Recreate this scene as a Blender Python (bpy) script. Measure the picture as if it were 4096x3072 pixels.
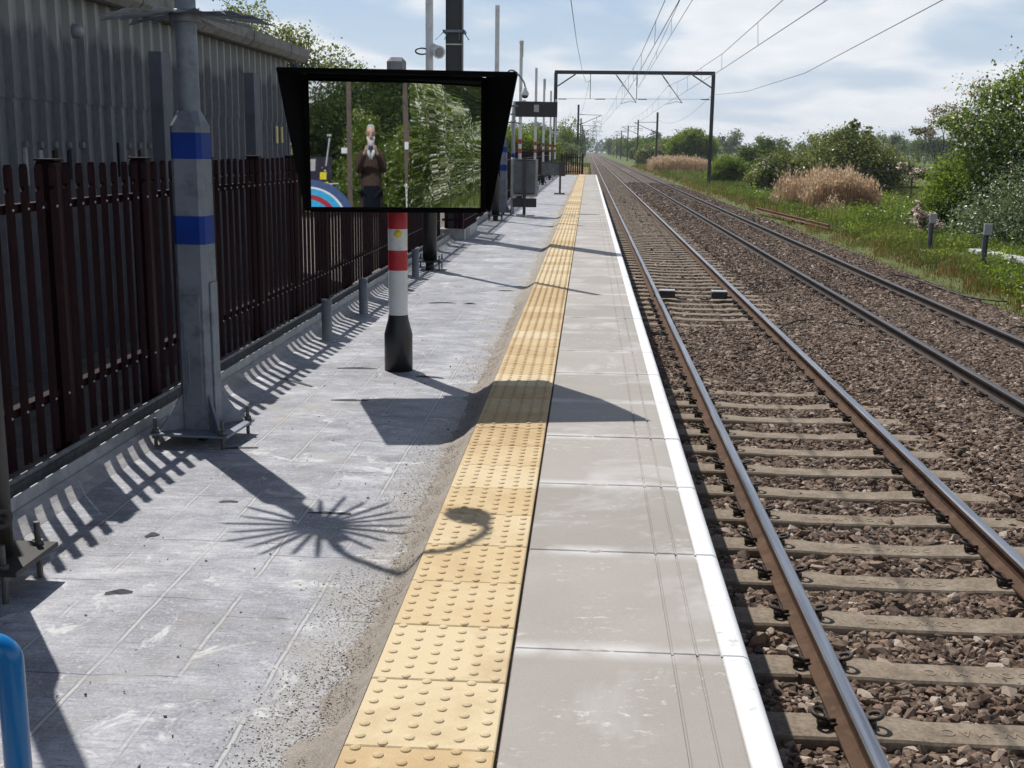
import bpy, math, random
import numpy as np
from math import sin, cos, pi, radians
from mathutils import Matrix, Vector

for o in list(bpy.data.objects):
    bpy.data.objects.remove(o)
S = bpy.context.scene
COL = S.collection

# ------------------------------------------------------------------ camera
cd = bpy.data.cameras.new('camera')
cam = bpy.data.objects.new('camera', cd)
COL.objects.link(cam)
cd.sensor_width = 36.0
cd.lens = 4600.0 / 4096.0 * 36.0
cd.clip_start = 0.05
cd.clip_end = 6000.0
cam.matrix_world = (Matrix.Translation((0, 0, 1.55)) @ Matrix.Rotation(radians(3.6117), 4, 'Z')
                    @ Matrix.Rotation(radians(90 - 11.5107), 4, 'X') @ Matrix.Rotation(radians(0.7162), 4, 'Z'))
S.camera = cam

# ------------------------------------------------------------------ light
SUN_AZ, SUN_EL = -35.0, 53.0          # azimuth from +Y towards +X, elevation
w = bpy.data.worlds.new('World')
S.world = w
w.use_nodes = True
SUN_STRENGTH = 4.6
SKY_STRENGTH = 0.075
S.view_settings.view_transform = 'Standard'
S.view_settings.look = 'None'
S.view_settings.exposure = 0.0
S.view_settings.gamma = 1.0


def build_world():
    nt = w.node_tree
    nt.nodes.clear()
    N, L = nt.nodes.new, nt.links.new
    sky = N('ShaderNodeTexSky')
    sky.sky_type = 'NISHITA'
    sky.sun_disc = False
    sky.sun_elevation = radians(SUN_EL)
    sky.sun_rotation = radians(SUN_AZ)
    sky.air_density = 1.0
    sky.dust_density = 1.0
    sky.ozone_density = 2.0
    geo = N('ShaderNodeTexCoord')
    sep = N('ShaderNodeSeparateXYZ')
    L(geo.outputs['Generated'], sep.inputs[0])

    def mth(op, a, b=None, c=None):
        n = N('ShaderNodeMath')
        n.operation = op
        for i, v in enumerate((a, b, c)):
            if v is None:
                continue
            if isinstance(v, (int, float)):
                n.inputs[i].default_value = v
            else:
                L(v, n.inputs[i])
        return n.outputs[0]
    z = mth('MAXIMUM', sep.outputs['Z'], 0.0)
    # cloud deck seen from below: project the direction on a plane, softened near the horizon
    den = mth('ADD', z, 0.22)
    px = mth('DIVIDE', sep.outputs['X'], den)
    py = mth('DIVIDE', sep.outputs['Y'], den)
    cmb = N('ShaderNodeCombineXYZ')
    L(px, cmb.inputs[0]); L(py, cmb.inputs[1])
    cmb.inputs[2].default_value = 3.7
    n1 = N('ShaderNodeTexNoise')
    n1.inputs['Scale'].default_value = 2.3
    n1.inputs['Detail'].default_value = 6.0
    n1.inputs['Roughness'].default_value = 0.42
    n1.inputs['Distortion'].default_value = 0.25
    L(cmb.outputs[0], n1.inputs['Vector'])
    ramp = N('ShaderNodeValToRGB')
    ramp.color_ramp.elements[0].position = 0.35
    ramp.color_ramp.elements[1].position = 0.56
    ramp.color_ramp.interpolation = 'EASE'
    L(n1.outputs['Fac'], ramp.inputs[0])
    n2 = N('ShaderNodeTexNoise')
    n2.inputs['Scale'].default_value = 7
    n2.inputs['Detail'].default_value = 5.0
    L(cmb.outputs[0], n2.inputs['Vector'])
    cr = N('ShaderNodeValToRGB')
    cr.color_ramp.elements[0].position = 0.3
    cr.color_ramp.elements[1].position = 0.7
    cr.color_ramp.elements[0].color = (0.82, 0.86, 0.91, 1)
    cr.color_ramp.elements[1].color = (0.95, 0.96, 0.98, 1)
    L(n2.outputs['Fac'], cr.inputs[0])
    skm = N('ShaderNodeVectorMath'); skm.operation = 'SCALE'
    L(sky.outputs[0], skm.inputs[0]); skm.inputs['Scale'].default_value = SKY_STRENGTH
    # the blue of the gaps, paler low down
    gap = N('ShaderNodeMixRGB')
    gap.inputs['Fac'].default_value = 0.55
    gap.inputs['Color2'].default_value = (0.42, 0.63, 0.92, 1)
    L(skm.outputs[0], gap.inputs['Color1'])
    hz = N('ShaderNodeMapRange')
    hz.inputs['From Min'].default_value = 0.0
    hz.inputs['From Max'].default_value = 0.16
    hz.inputs['To Min'].default_value = 1.0
    hz.inputs['To Max'].default_value = 0.0
    L(z, hz.inputs['Value'])
    low = N('ShaderNodeMixRGB')
    low.inputs['Color2'].default_value = (0.75, 0.81, 0.89, 1)
    L(mth('MULTIPLY', hz.outputs[0], 0.8), low.inputs['Fac'])
    L(gap.outputs[0], low.inputs['Color1'])
    mix = N('ShaderNodeMixRGB')
    L(mth('MULTIPLY', ramp.outputs['Color'], 0.92), mix.inputs['Fac'])
    L(low.outputs[0], mix.inputs['Color1'])
    L(cr.outputs[0], mix.inputs['Color2'])
    # high overhead the sky is clear and deeper
    up = N('ShaderNodeMapRange')
    up.inputs['From Min'].default_value = 0.25
    up.inputs['From Max'].default_value = 0.6
    L(z, up.inputs['Value'])
    fin = N('ShaderNodeMixRGB')
    L(up.outputs[0], fin.inputs['Fac'])
    L(mix.outputs[0], fin.inputs['Color1'])
    L(skm.outputs[0], fin.inputs['Color2'])
    bg = N('ShaderNodeBackground')
    bg.inputs['Strength'].default_value = 1.0
    L(fin.outputs[0], bg.inputs['Color'])
    out = N('ShaderNodeOutputWorld')
    L(bg.outputs[0], out.inputs['Surface'])


build_world()
sd = bpy.data.lights.new('sun', 'SUN')
sd.energy = SUN_STRENGTH
sd.angle = radians(0.53)
sd.color = (1.0, 0.965, 0.91)
sun = bpy.data.objects.new('sun', sd)
COL.objects.link(sun)
_sv = Vector((sin(radians(SUN_AZ)) * cos(radians(SUN_EL)), cos(radians(SUN_AZ)) * cos(radians(SUN_EL)), sin(radians(SUN_EL))))
sun.rotation_euler = _sv.to_track_quat('Z', 'Y').to_euler()
sun.location = (-10, 10, 30)

# ------------------------------------------------------------------ materials
MATS = {}


def _new(name):
    m = bpy.data.materials.new(name)
    m.use_nodes = True
    nt = m.node_tree
    b = nt.nodes['Principled BSDF']
    return m, nt, b


def mth(nt, op, a, b=None):
    n = nt.nodes.new('ShaderNodeMath')
    n.operation = op
    for i, v in enumerate((a, b)):
        if v is None:
            continue
        if isinstance(v, (int, float)):
            n.inputs[i].default_value = v
        else:
            nt.links.new(v, n.inputs[i])
    return n.outputs[0]


def noise(nt, scale, detail=4, rough=.55, coord='Object', vec=None, stretch=None, dist=0.0):
    if vec is None:
        tc = nt.nodes.new('ShaderNodeTexCoord')
        vec = tc.outputs[coord]
    if stretch:
        mp = nt.nodes.new('ShaderNodeMapping')
        mp.inputs['Scale'].default_value = stretch
        nt.links.new(vec, mp.inputs['Vector'])
        vec = mp.outputs[0]
    n = nt.nodes.new('ShaderNodeTexNoise')
    n.inputs['Scale'].default_value = scale
    n.inputs['Detail'].default_value = detail
    n.inputs['Roughness'].default_value = rough
    n.inputs['Distortion'].default_value = dist
    nt.links.new(vec, n.inputs['Vector'])
    return n.outputs['Fac']


def ramp(nt, fac, stops, interp='LINEAR'):
    r = nt.nodes.new('ShaderNodeValToRGB')
    r.color_ramp.interpolation = interp
    e = r.color_ramp.elements
    while len(e) < len(stops):
        e.new(0.5)
    for i, (p, c) in enumerate(stops):
        e[i].position = p
        if isinstance(c, (int, float)):
            c = (c, c, c)
        e[i].color = (c[0], c[1], c[2], 1)
    nt.links.new(fac, r.inputs[0])
    return r.outputs[0]


def mixc(nt, fac, a, b, mode='MIX'):
    n = nt.nodes.new('ShaderNodeMixRGB')
    n.blend_type = mode
    for k, v in (('Fac', fac), ('Color1', a), ('Color2', b)):
        if isinstance(v, (int, float)):
            n.inputs[k].default_value = v
        elif isinstance(v, tuple):
            n.inputs[k].default_value = (v[0], v[1], v[2], 1)
        else:
            nt.links.new(v, n.inputs[k])
    return n.outputs[0]


def bump(nt, b, h, strength=.4, dist=.01):
    n = nt.nodes.new('ShaderNodeBump')
    n.inputs['Strength'].default_value = strength
    n.inputs['Distance'].default_value = dist
    nt.links.new(h, n.inputs['Height'])
    nt.links.new(n.outputs[0], b.inputs['Normal'])


def pm(name, col, rough=.6, metal=0.0, var=.18, vs=9, bs=0, bstr=.3, bdist=.003, col2=None, spec=.5, c2pos=(.55, .75), stretch=None):
    """paint, metal, plastic: base colour with two scales of wear"""
    if name in MATS:
        return MATS[name]
    m, nt, b = _new(name)
    n1 = noise(nt, vs, 5, .6, stretch=stretch)
    lo = tuple(c * (1 - var) for c in col)
    hi = tuple(min(1, c * (1 + var)) for c in col)
    c = ramp(nt, n1, [(.3, lo), (.7, hi)])
    if col2:
        n2 = noise(nt, vs * 2.3, 6, .65, stretch=stretch)
        f = ramp(nt, n2, [(c2pos[0], 0.0), (c2pos[1], 1.0)])
        c = mixc(nt, f, c, col2)
    nt.links.new(c, b.inputs['Base Color'])
    b.inputs['Roughness'].default_value = rough
    b.inputs['Metallic'].default_value = metal
    b.inputs['Specular IOR Level'].default_value = spec
    if bs:
        bump(nt, b, noise(nt, bs, 4), bstr, bdist)
    MATS[name] = m
    return m


def leafmat(name, stops, transl=.5, rough=.55, flower=None):
    """foliage: colour by the per-leaf value 'tint'; flowers are leaves with tint over 1"""
    if name in MATS:
        return MATS[name]
    m, nt, b = _new(name)
    at = nt.nodes.new('ShaderNodeAttribute')
    at.attribute_name = 'tint'
    c = ramp(nt, at.outputs['Fac'], stops)
    if flower:
        f = mth(nt, 'GREATER_THAN', at.outputs['Fac'], 1.5)
        c = mixc(nt, f, c, flower)
    nt.links.new(c, b.inputs['Base Color'])
    b.inputs['Roughness'].default_value = rough
    b.inputs['Specular IOR Level'].default_value = .35
    tr = nt.nodes.new('ShaderNodeBsdfTranslucent')
    sat = nt.nodes.new('ShaderNodeHueSaturation')
    sat.inputs['Saturation'].default_value = 1.1
    sat.inputs['Value'].default_value = 1.9
    nt.links.new(c, sat.inputs['Color'])
    nt.links.new(sat.outputs[0], tr.inputs['Color'])
    mx = nt.nodes.new('ShaderNodeMixShader')
    mx.inputs[0].default_value = transl
    nt.links.new(b.outputs[0], mx.inputs[1])
    nt.links.new(tr.outputs[0], mx.inputs[2])
    out = nt.nodes['Material Output']
    nt.links.new(mx.outputs[0], out.inputs['Surface'])
    MATS[name] = m
    return m


# ------------------------------------------------------------------ mesh helpers
def link(name, me, parent=None, mats=None, smooth=False):
    o = bpy.data.objects.new(name, me)
    COL.objects.link(o)
    if parent is not None:
        o.parent = parent
    if mats:
        for m in (mats if isinstance(mats, (list, tuple)) else [mats]):
            me.materials.append(m)
    if smooth:
        me.polygons.foreach_set('use_smooth', [True] * len(me.polygons))
    return o


def np_mesh(name, V, F, mats=None, parent=None, tint=None, smooth=False, mi=None):
    """mesh from numpy arrays; F is (M,k)"""
    V = np.asarray(V, np.float32)
    F = np.asarray(F, np.int32)
    me = bpy.data.meshes.new(name)
    me.vertices.add(len(V))
    me.vertices.foreach_set('co', V.ravel())
    M, k = F.shape
    me.loops.add(M * k)
    me.loops.foreach_set('vertex_index', F.ravel())
    me.polygons.add(M)
    me.polygons.foreach_set('loop_start', np.arange(0, M * k, k, dtype=np.int32))
    me.polygons.foreach_set('loop_total', np.full(M, k, np.int32))
    if mi is not None:
        me.polygons.foreach_set('material_index', np.asarray(mi, np.int32))
    if tint is not None:
        a = me.attributes.new('tint', 'FLOAT', 'FACE')
        a.data.foreach_set('value', np.asarray(tint, np.float32))
    me.polygons.foreach_set('use_smooth', np.full(M, bool(smooth)))
    me.update(calc_edges=True)
    return link(name, me, parent, mats)


class MB:
    """collects shapes into one mesh"""

    def __init__(s):
        s.v = []; s.f = []; s.m = []; s.mi = 0; s.sm = []; s.smooth = False

    def add(s, vs, fs):
        o = len(s.v)
        s.v += [tuple(v) for v in vs]
        for f in fs:
            s.f.append([i + o for i in f]); s.m.append(s.mi); s.sm.append(s.smooth)

    def box(s, c, d, rz=0.0, bev=0.0, R=None):
        x, y, z = d[0] / 2, d[1] / 2, d[2] / 2
        if bev:
            b = min(bev, x * .9, y * .9, z * .9)
            vs = []
            for sx in (-1, 1):
                for sy in (-1, 1):
                    for sz in (-1, 1):
                        vs += [(sx * (x - b), sy * (y - b), sz * z), (sx * (x - b), sy * y, sz * (z - b)), (sx * x, sy * (y - b), sz * (z - b))]
            I = lambda sx, sy, sz, k: ((sx > 0) * 4 + (sy > 0) * 2 + (sz > 0)) * 3 + k
            fs = []
            for sz in (-1, 1):
                q = [I(-1, -1, sz, 0), I(1, -1, sz, 0), I(1, 1, sz, 0), I(-1, 1, sz, 0)]
                fs.append(q if sz > 0 else q[::-1])
            for sy in (-1, 1):
                q = [I(-1, sy, -1, 1), I(1, sy, -1, 1), I(1, sy, 1, 1), I(-1, sy, 1, 1)]
                fs.append(q if sy < 0 else q[::-1])
            for sx in (-1, 1):
                q = [I(sx, -1, -1, 2), I(sx, 1, -1, 2), I(sx, 1, 1, 2), I(sx, -1, 1, 2)]
                fs.append(q if sx > 0 else q[::-1])
            for sx in (-1, 1):
                for sy in (-1, 1):
                    q = [I(sx, sy, -1, 1), I(sx, sy, -1, 2), I(sx, sy, 1, 2), I(sx, sy, 1, 1)]
                    fs.append(q if sx * sy < 0 else q[::-1])
            for sx in (-1, 1):
                for sz in (-1, 1):
                    q = [I(sx, -1, sz, 0), I(sx, 1, sz, 0), I(sx, 1, sz, 2), I(sx, -1, sz, 2)]
                    fs.append(q if sx * sz < 0 else q[::-1])
            for sy in (-1, 1):
                for sz in (-1, 1):
                    q = [I(-1, sy, sz, 0), I(1, sy, sz, 0), I(1, sy, sz, 1), I(-1, sy, sz, 1)]
                    fs.append(q if sy * sz > 0 else q[::-1])
            for sx in (-1, 1):
                for sy in (-1, 1):
                    for sz in (-1, 1):
                        q = [I(sx, sy, sz, 0), I(sx, sy, sz, 1), I(sx, sy, sz, 2)]
                        fs.append(q if sx * sy * sz < 0 else q[::-1])
        else:
            vs = [(-x, -y, -z), (x, -y, -z), (x, y, -z), (-x, y, -z), (-x, -y, z), (x, -y, z), (x, y, z), (-x, y, z)]
            fs = [(0, 3, 2, 1), (4, 5, 6, 7), (0, 1, 5, 4), (1, 2, 6, 5), (2, 3, 7, 6), (3, 0, 4, 7)]
        if R is None:
            R = Matrix.Rotation(rz, 3, 'Z')
        s.add([tuple(R @ Vector(v) + Vector(c)) for v in vs], fs)

    def tube(s, pts, r, n=8, caps=True, closed=False):
        """a tube along points; r is one radius or one per point"""
        P = [Vector(p) for p in pts]
        rr = r if isinstance(r, (list, tuple)) else [r] * len(P)
        vs = []; fs = []
        up = None
        for i, p in enumerate(P):
            if closed:
                d = P[(i + 1) % len(P)] - P[i - 1]
            else:
                d = P[min(i + 1, len(P) - 1)] - P[max(i - 1, 0)]
            d.normalize()
            if up is None:
                up = Vector((0, 0, 1)) if abs(d.z) < .9 else Vector((1, 0, 0))
            a = d.cross(up).normalized()
            b = a.cross(d).normalized()
            up = b
            for k in range(n):
                t = 2 * pi * k / n
                vs.append(p + (a * cos(t) + b * sin(t)) * rr[i])
        m = len(P)
        for i in range(m if closed else m - 1):
            for k in range(n):
                i2 = (i + 1) % m
                fs.append((i * n + k, i * n + (k + 1) % n, i2 * n + (k + 1) % n, i2 * n + k))
        if caps and not closed:
            fs.append(tuple(range(n))[::-1])
            fs.append(tuple((m - 1) * n + k for k in range(n)))
        s.add(vs, fs)

    def lathe(s, prof, c=(0, 0, 0), n=20, R=None, rot0=0.0, caps=True):
        """prof: (radius, z) list, turned about z"""
        vs = []; fs = []
        for (r, z) in prof:
            for k in range(n):
                t = 2 * pi * k / n + rot0
                v = Vector((r * cos(t), r * sin(t), z))
                vs.append((R @ v if R is not None else v) + Vector(c))
        for i in range(len(prof) - 1):
            for k in range(n):
                fs.append((i * n + k, i * n + (k + 1) % n, (i + 1) * n + (k + 1) % n, (i + 1) * n + k))
        if caps:
            fs.append(tuple(range(n))[::-1])
            fs.append(tuple((len(prof) - 1) * n + k for k in range(n)))
        s.add(vs, fs)

    def prism(s, poly, axis, a, b):
        """polygon in the two other axes, extruded along axis from a to b"""
        def P(u, v, t):
            return {'x': (t, u, v), 'y': (u, t, v), 'z': (u, v, t)}[axis]
        n = len(poly)
        vs = [P(u, v, a) for u, v in poly] + [P(u, v, b) for u, v in poly]
        fs = [(i, (i + 1) % n, n + (i + 1) % n, n + i) for i in range(n)]
        fs += [tuple(range(n))[::-1], tuple(range(n, 2 * n))]
        s.add(vs, fs)

    def build(s, name, mats, parent=None, fix=True):
        me = bpy.data.meshes.new(name)
        me.from_pydata(s.v, [], s.f)
        me.polygons.foreach_set('material_index', s.m)
        me.polygons.foreach_set('use_smooth', s.sm)
        me.update()
        if fix:
            import bmesh
            bm = bmesh.new(); bm.from_mesh(me)
            bmesh.ops.recalc_face_normals(bm, faces=bm.faces)
            bm.to_mesh(me); bm.free()
        return link(name, me, parent, mats)


def tag(o, label=None, cat=None, group=None, kind=None):
    if label: o['label'] = label
    if cat: o['category'] = cat
    if group: o['group'] = group
    if kind: o['kind'] = kind
    return o


def thing(name, label, cat, loc=(0, 0, 0), rz=0.0, group=None):
    o = bpy.data.objects.new(name, None)
    COL.objects.link(o)
    o.empty_display_size = .2
    o.location = loc
    o.rotation_euler = (0, 0, rz)
    return tag(o, label, cat, group)


def copy_tree(root, label=None, loc=None, rz=None):
    def rec(o, par):
        c = o.copy()
        COL.objects.link(c)
        if par is not None:
            c.parent = par
        for ch in KIDS.get(o.name, []):
            rec(ch, c)
        return c
    KIDS = {}
    for o in COL.objects:
        if o.parent:
            KIDS.setdefault(o.parent.name, []).append(o)
    r = rec(root, None)
    if label: r['label'] = label
    if loc is not None: r.location = loc
    if rz is not None: r.rotation_euler = (0, 0, rz)
    return r


rng = np.random.default_rng(7)
random.seed(7)

# ================================================================== SETTING
ZL = -0.10            # the old platform surface; the new edge stones lie at z = 0
P_END = 77.5


def zbal(x):
    return np.interp(x, [-1.2, .3, .6, 1.0, 2.05, 2.9, 3.7, 4.3, 6.3, 6.9, 7.9, 8.6],
                     [-1.6, -1.16, -1.145, -1.135, -1.135, -1.13, -1.05, -1.115, -1.115, -1.13, -1.36, -1.55])


def zgr(x):
    return np.interp(x, [-60, -8, -3, -1, 0, 7.3, 8.2, 8.8, 9.6, 14, 40, 120], [-1.2, -1.15, -1.15, -1.15, -1.5, -1.6, -1.40, -1.27, -1.15, -1.22, -1.35, -1.4])


def grid_mesh(name, xs, ys, zf, mat, smooth=True):
    X, Y = np.meshgrid(xs, ys)
    Z = zf(X, Y)
    V = np.stack([X.ravel(), Y.ravel(), Z.ravel()], 1)
    nx, ny = len(xs), len(ys)
    i = np.arange(ny - 1)[:, None] * nx + np.arange(nx - 1)[None, :]
    F = np.stack([i, i + 1, i + nx + 1, i + nx], -1).reshape(-1, 4)
    return np_mesh(name, V, F, mat, smooth=smooth)


# ---- ground: grass and fields to the horizon
def ground_mat():
    m, nt, b = _new('field_grass')
    n1 = noise(nt, .35, 6, .6)
    n2 = noise(nt, 6, 5, .7)
    c = ramp(nt, n1, [(.3, (.10, .13, .045)), (.55, (.14, .165, .065)), (.75, (.18, .17, .085))])
    c = mixc(nt, .5, c, ramp(nt, n2, [(.25, (.06, .085, .025)), (.7, (.17, .20, .075))]))
    nt.links.new(c, b.inputs['Base Color'])
    b.inputs['Roughness'].default_value = .9
    b.inputs['Specular IOR Level'].default_value = .1
    bump(nt, b, n2, .8, .08)
    return m


gx = np.array([-650, -200, -60, -20, -8, -3, -1, 0, 7.3, 8.2, 8.8, 9.6, 11, 14, 25, 40, 120, 300, 800.])
gy = np.concatenate([np.arange(-140, 200, 10.), np.arange(200, 1901, 100.)])
tag(grid_mesh('ground', gx, gy, lambda X, Y: zgr(X), ground_mat()), kind='structure')


# ---- ballast bed and loose stones
def ballast_mat(stone=False):
    m, nt, b = _new('ballast_stone' if stone else 'ballast_bed')
    stops = [(0.0, (.028, .018, .011)), (.25, (.092, .056, .035)), (.5, (.185, .118, .077)), (.75, (.33, .235, .172)), (1.0, (.60, .50, .41))]
    if stone:
        at = nt.nodes.new('ShaderNodeAttribute'); at.attribute_name = 'tint'
        c = ramp(nt, at.outputs['Fac'], stops)
        n = noise(nt, 60, 3)
        c = mixc(nt, .35, c, ramp(nt, n, [(.3, (.05, .035, .025)), (.7, (.27, .21, .17))]))
    else:
        tc = nt.nodes.new('ShaderNodeTexCoord')
        v = nt.nodes.new('ShaderNodeTexVoronoi')
        v.inputs['Scale'].default_value = 19
        nt.links.new(tc.outputs['Object'], v.inputs['Vector'])
        sp = nt.nodes.new('ShaderNodeSeparateColor')
        nt.links.new(v.outputs['Color'], sp.inputs[0])
        c = ramp(nt, sp.outputs[0], [(p, tuple(.52 * q for q in k)) for p, k in stops])  # stone colours scaled down: shade of the gaps between stones put into the bed
        bump(nt, b, v.outputs['Distance'], 1.0, .05)
    nt.links.new(c, b.inputs['Base Color'])
    b.inputs['Roughness'].default_value = .82
    b.inputs['Specular IOR Level'].default_value = .3
    return m


bx = np.linspace(-1.2, 8.6, 50)
by = np.concatenate([np.arange(-22, 0, 1.), np.arange(0, 40, .25), np.arange(40, 120, 1.), np.arange(120, 1301, 20.)])
_hn = {}


def lump(X, Y, s, seed=0):
    """cheap smooth noise, sum of rotated sines"""
    r = np.random.default_rng(seed)
    z = 0
    for k in range(7):
        a = r.uniform(0, 2 * pi); f = r.uniform(.5, 1.6) / s; p = r.uniform(0, 2 * pi)
        z = z + np.sin((X * cos(a) + Y * sin(a)) * f * 2 * pi + p)
    return z / 7


def zb(X, Y):
    # stones lie deeper over the sleepers here and there
    deep = -.035 * np.clip(np.clip((13.5 - Y) / 2, 0, 1) + np.clip((Y - 17) / 2, 0, 1), 0, 1) * ((X > .75) & (X < 3.4))
    cover = deep + .03 * np.clip(np.exp(-((Y - 15.6) / 1.9) ** 2) * 1.4 - .1, 0, 1) + .008 * lump(X, Y, 1.3, 3)
    return zbal(X) + cover + .012 * lump(X, Y, 3.1, 5)


tag(grid_mesh('ballast', bx, by, zb, ballast_mat()), kind='structure')


def stones(n, xy, zf, size, variants, name, mat, tint_mu=.5, sink=.25, flat=.75):
    """n real stones scattered as one heap"""
    x, y = xy
    r = np.random.default_rng(len(x))
    Vs, Fs, Ts = [], [], []
    z = zf(x, y)
    per = len(x)
    s = size * r.lognormal(0, .28, per)
    q = r.normal(size=(per, 4)); q /= np.linalg.norm(q, axis=1)[:, None]
    a, b_, c_, d_ = q.T
    R = np.stack([1 - 2 * (c_ * c_ + d_ * d_), 2 * (b_ * c_ - a * d_), 2 * (b_ * d_ + a * c_),
                  2 * (b_ * c_ + a * d_), 1 - 2 * (b_ * b_ + d_ * d_), 2 * (c_ * d_ - a * b_),
                  2 * (b_ * d_ - a * c_), 2 * (c_ * d_ + a * b_), 1 - 2 * (b_ * b_ + c_ * c_)], 1).reshape(-1, 3, 3)
    pick = r.integers(0, len(variants), per)
    tint = np.clip(tint_mu + r.normal(0, .25, per), 0, 1)
    off = 0
    for k, (bv, bf) in enumerate(variants):
        idx = np.where(pick == k)[0]
        if not len(idx): continue
        V = np.einsum('nij,vj->nvi', R[idx], bv) * s[idx][:, None, None]
        V[:, :, 2] *= flat
        V[:, :, 0] += x[idx][:, None]; V[:, :, 1] += y[idx][:, None]
        V[:, :, 2] += (z[idx] + s[idx] * sink * (r.random(len(idx)) * 1.6 - .2))[:, None]
        F = bf[None] + (np.arange(len(idx)) * len(bv))[:, None, None] + off
        off += len(idx) * len(bv)
        Vs.append(V.reshape(-1, 3)); Fs.append(F.reshape(-1, 3)); Ts.append(np.repeat(tint[idx], len(bf)))
    return tag(np_mesh(name, np.concatenate(Vs), np.concatenate(Fs), mat, tint=np.concatenate(Ts)), kind='stuff')


def rock_variants(n, level, seed):
    """angular broken stones: random convex hulls"""
    import bmesh
    r = np.random.default_rng(seed)
    out = []
    for k in range(n):
        p = r.normal(size=(level, 3)); p /= np.linalg.norm(p, axis=1)[:, None]
        p *= np.array([1.0, r.uniform(.6, .95), r.uniform(.45, .75)]) * r.uniform(.8, 1.1, (level, 1))
        bm = bmesh.new()
        for v in p: bm.verts.new(v)
        res = bmesh.ops.convex_hull(bm, input=bm.verts)
        bad = [v for v in bm.verts if not v.link_faces]
        bmesh.ops.delete(bm, geom=bad, context='VERTS')
        bmesh.ops.triangulate(bm, faces=bm.faces)
        bmesh.ops.recalc_face_normals(bm, faces=bm.faces)
        bm.verts.index_update()
        V = np.array([v.co[:] for v in bm.verts]); F = np.array([[v.index for v in f.verts] for f in bm.faces])
        bm.free()
        out.append((V, F))
    return out


ROCK_A = rock_variants(16, 15, 1)
ROCK_B = rock_variants(10, 7, 2)
SM = ballast_mat(True)
SLP0, SLPD = 5.138 - .65 * 8, .65     # sleeper centre lines


def scatter(n, x0, x1, y0, y1, xmax=lambda y: .395 * y + .5, thin=True):
    x = rng.uniform(x0, x1, n); y = rng.uniform(y0, y1, n)
    ok = x < xmax(y)
    # the rails stay clear, and most of each near sleeper too
    for c in (1.29, 2.79, 4.58, 6.08):
        ok &= np.abs(x - c) > .085
    d = np.abs(((y - SLP0 + SLPD / 2) % SLPD) - SLPD / 2)
    on = (d < .115) & (x > .79) & (x < 3.29)
    gone = np.interp(y, [0, 8.2, 9.5, 13, 14.5, 16.8, 18.5, 24], [.985, .97, .89, .84, .40, .45, .90, .97])
    ok &= ~(on & (rng.random(n) < gone))
    on2 = (d < .11) & (x > 4.2) & (x < 6.4)
    ok &= ~(on2 & (rng.random(n) < .3))
    return x[ok], y[ok]


stones(0, scatter(15500 * 3, .56, 8.3, 3.6, 9.5), zb, .034, ROCK_A, 'ballast_stones', SM)
stones(0, scatter(105000, .56, 8.3, 9.5, 22), zb, .031, ROCK_A, 'ballast_stones', SM)
stones(0, scatter(95000, .5, 8.3, 22, 45), zb, .040, ROCK_B, 'ballast_stones', SM)
stones(0, scatter(45000, .5, 8.3, 45, 100), zb, .06, ROCK_B, 'ballast_stones', SM)


# ---- rails and sleepers
def rail_mats():
    rust = pm('rail_rust', (.095, .056, .036), .85, .0, .35, 6, 90, .3, .002, col2=(.15, .098, .064), spec=.2)
    steel, nt, b = _new('rail_steel')
    n = noise(nt, 14, 5, .6, stretch=(3, .06, 1))
    nt.links.new(ramp(nt, n, [(.3, (.20, .215, .25)), (.7, (.36, .38, .43))]), b.inputs['Base Color'])
    b.inputs['Metallic'].default_value = .85
    nt.links.new(ramp(nt, n, [(.3, .30), (.7, .46)]), b.inputs['Roughness'])
    return rust, steel


RUST, STEEL = rail_mats()
RP = [(-.07, 0), (.07, 0), (.07, .011), (.025, .026), (.010, .040), (.010, .108), (.034, .122), (.036, .148), (.026, .158),
      (-.026, .158), (-.036, .148), (-.034, .122), (-.010, .108), (-.010, .040), (-.025, .026), (-.07, .011)]
RAIL_MI = [0, 0, 0, 0, 0, 0, 0, 1, 1, 1, 0, 0, 0, 0, 0, 0]


def rail(x, y0, y1, parent, rust=None, steel=None):
    m = MB()
    ys = [y0, 0, 10, 25, 60, 150, 400, y1]
    n = len(RP)
    vs = [(x + u, y, -1.108 + v) for y in ys for u, v in RP]
    m.v = vs
    for i in range(len(ys) - 1):
        for k in range(n):
            m.f.append([i * n + k, i * n + (k + 1) % n, (i + 1) * n + (k + 1) % n, (i + 1) * n + k])
            m.m.append(RAIL_MI[k]); m.sm.append(False)
    return m.build('rail', [rust or RUST, steel or STEEL], parent)


def sleeper_mat():
    m, nt, b = _new('sleeper_concrete')
    n1 = noise(nt, 5, 6, .65); n2 = noise(nt, 40, 4, .6)
    c = ramp(nt, n1, [(.3, (.105, .076, .050)), (.5, (.205, .158, .108)), (.72, (.32, .262, .195))])
    c = mixc(nt, .3, c, ramp(nt, n2, [(.3, (.075, .054, .036)), (.7, (.39, .325, .25))]))
    nt.links.new(c, b.inputs['Base Color'])
    b.inputs['Roughness'].default_value = .85
    bump(nt, b, n2, .35, .004)
    return m


SLM = sleeper_mat()
CLM = pm('clip_iron', (.055, .042, .034), .65, .3, .3, 30)


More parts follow.
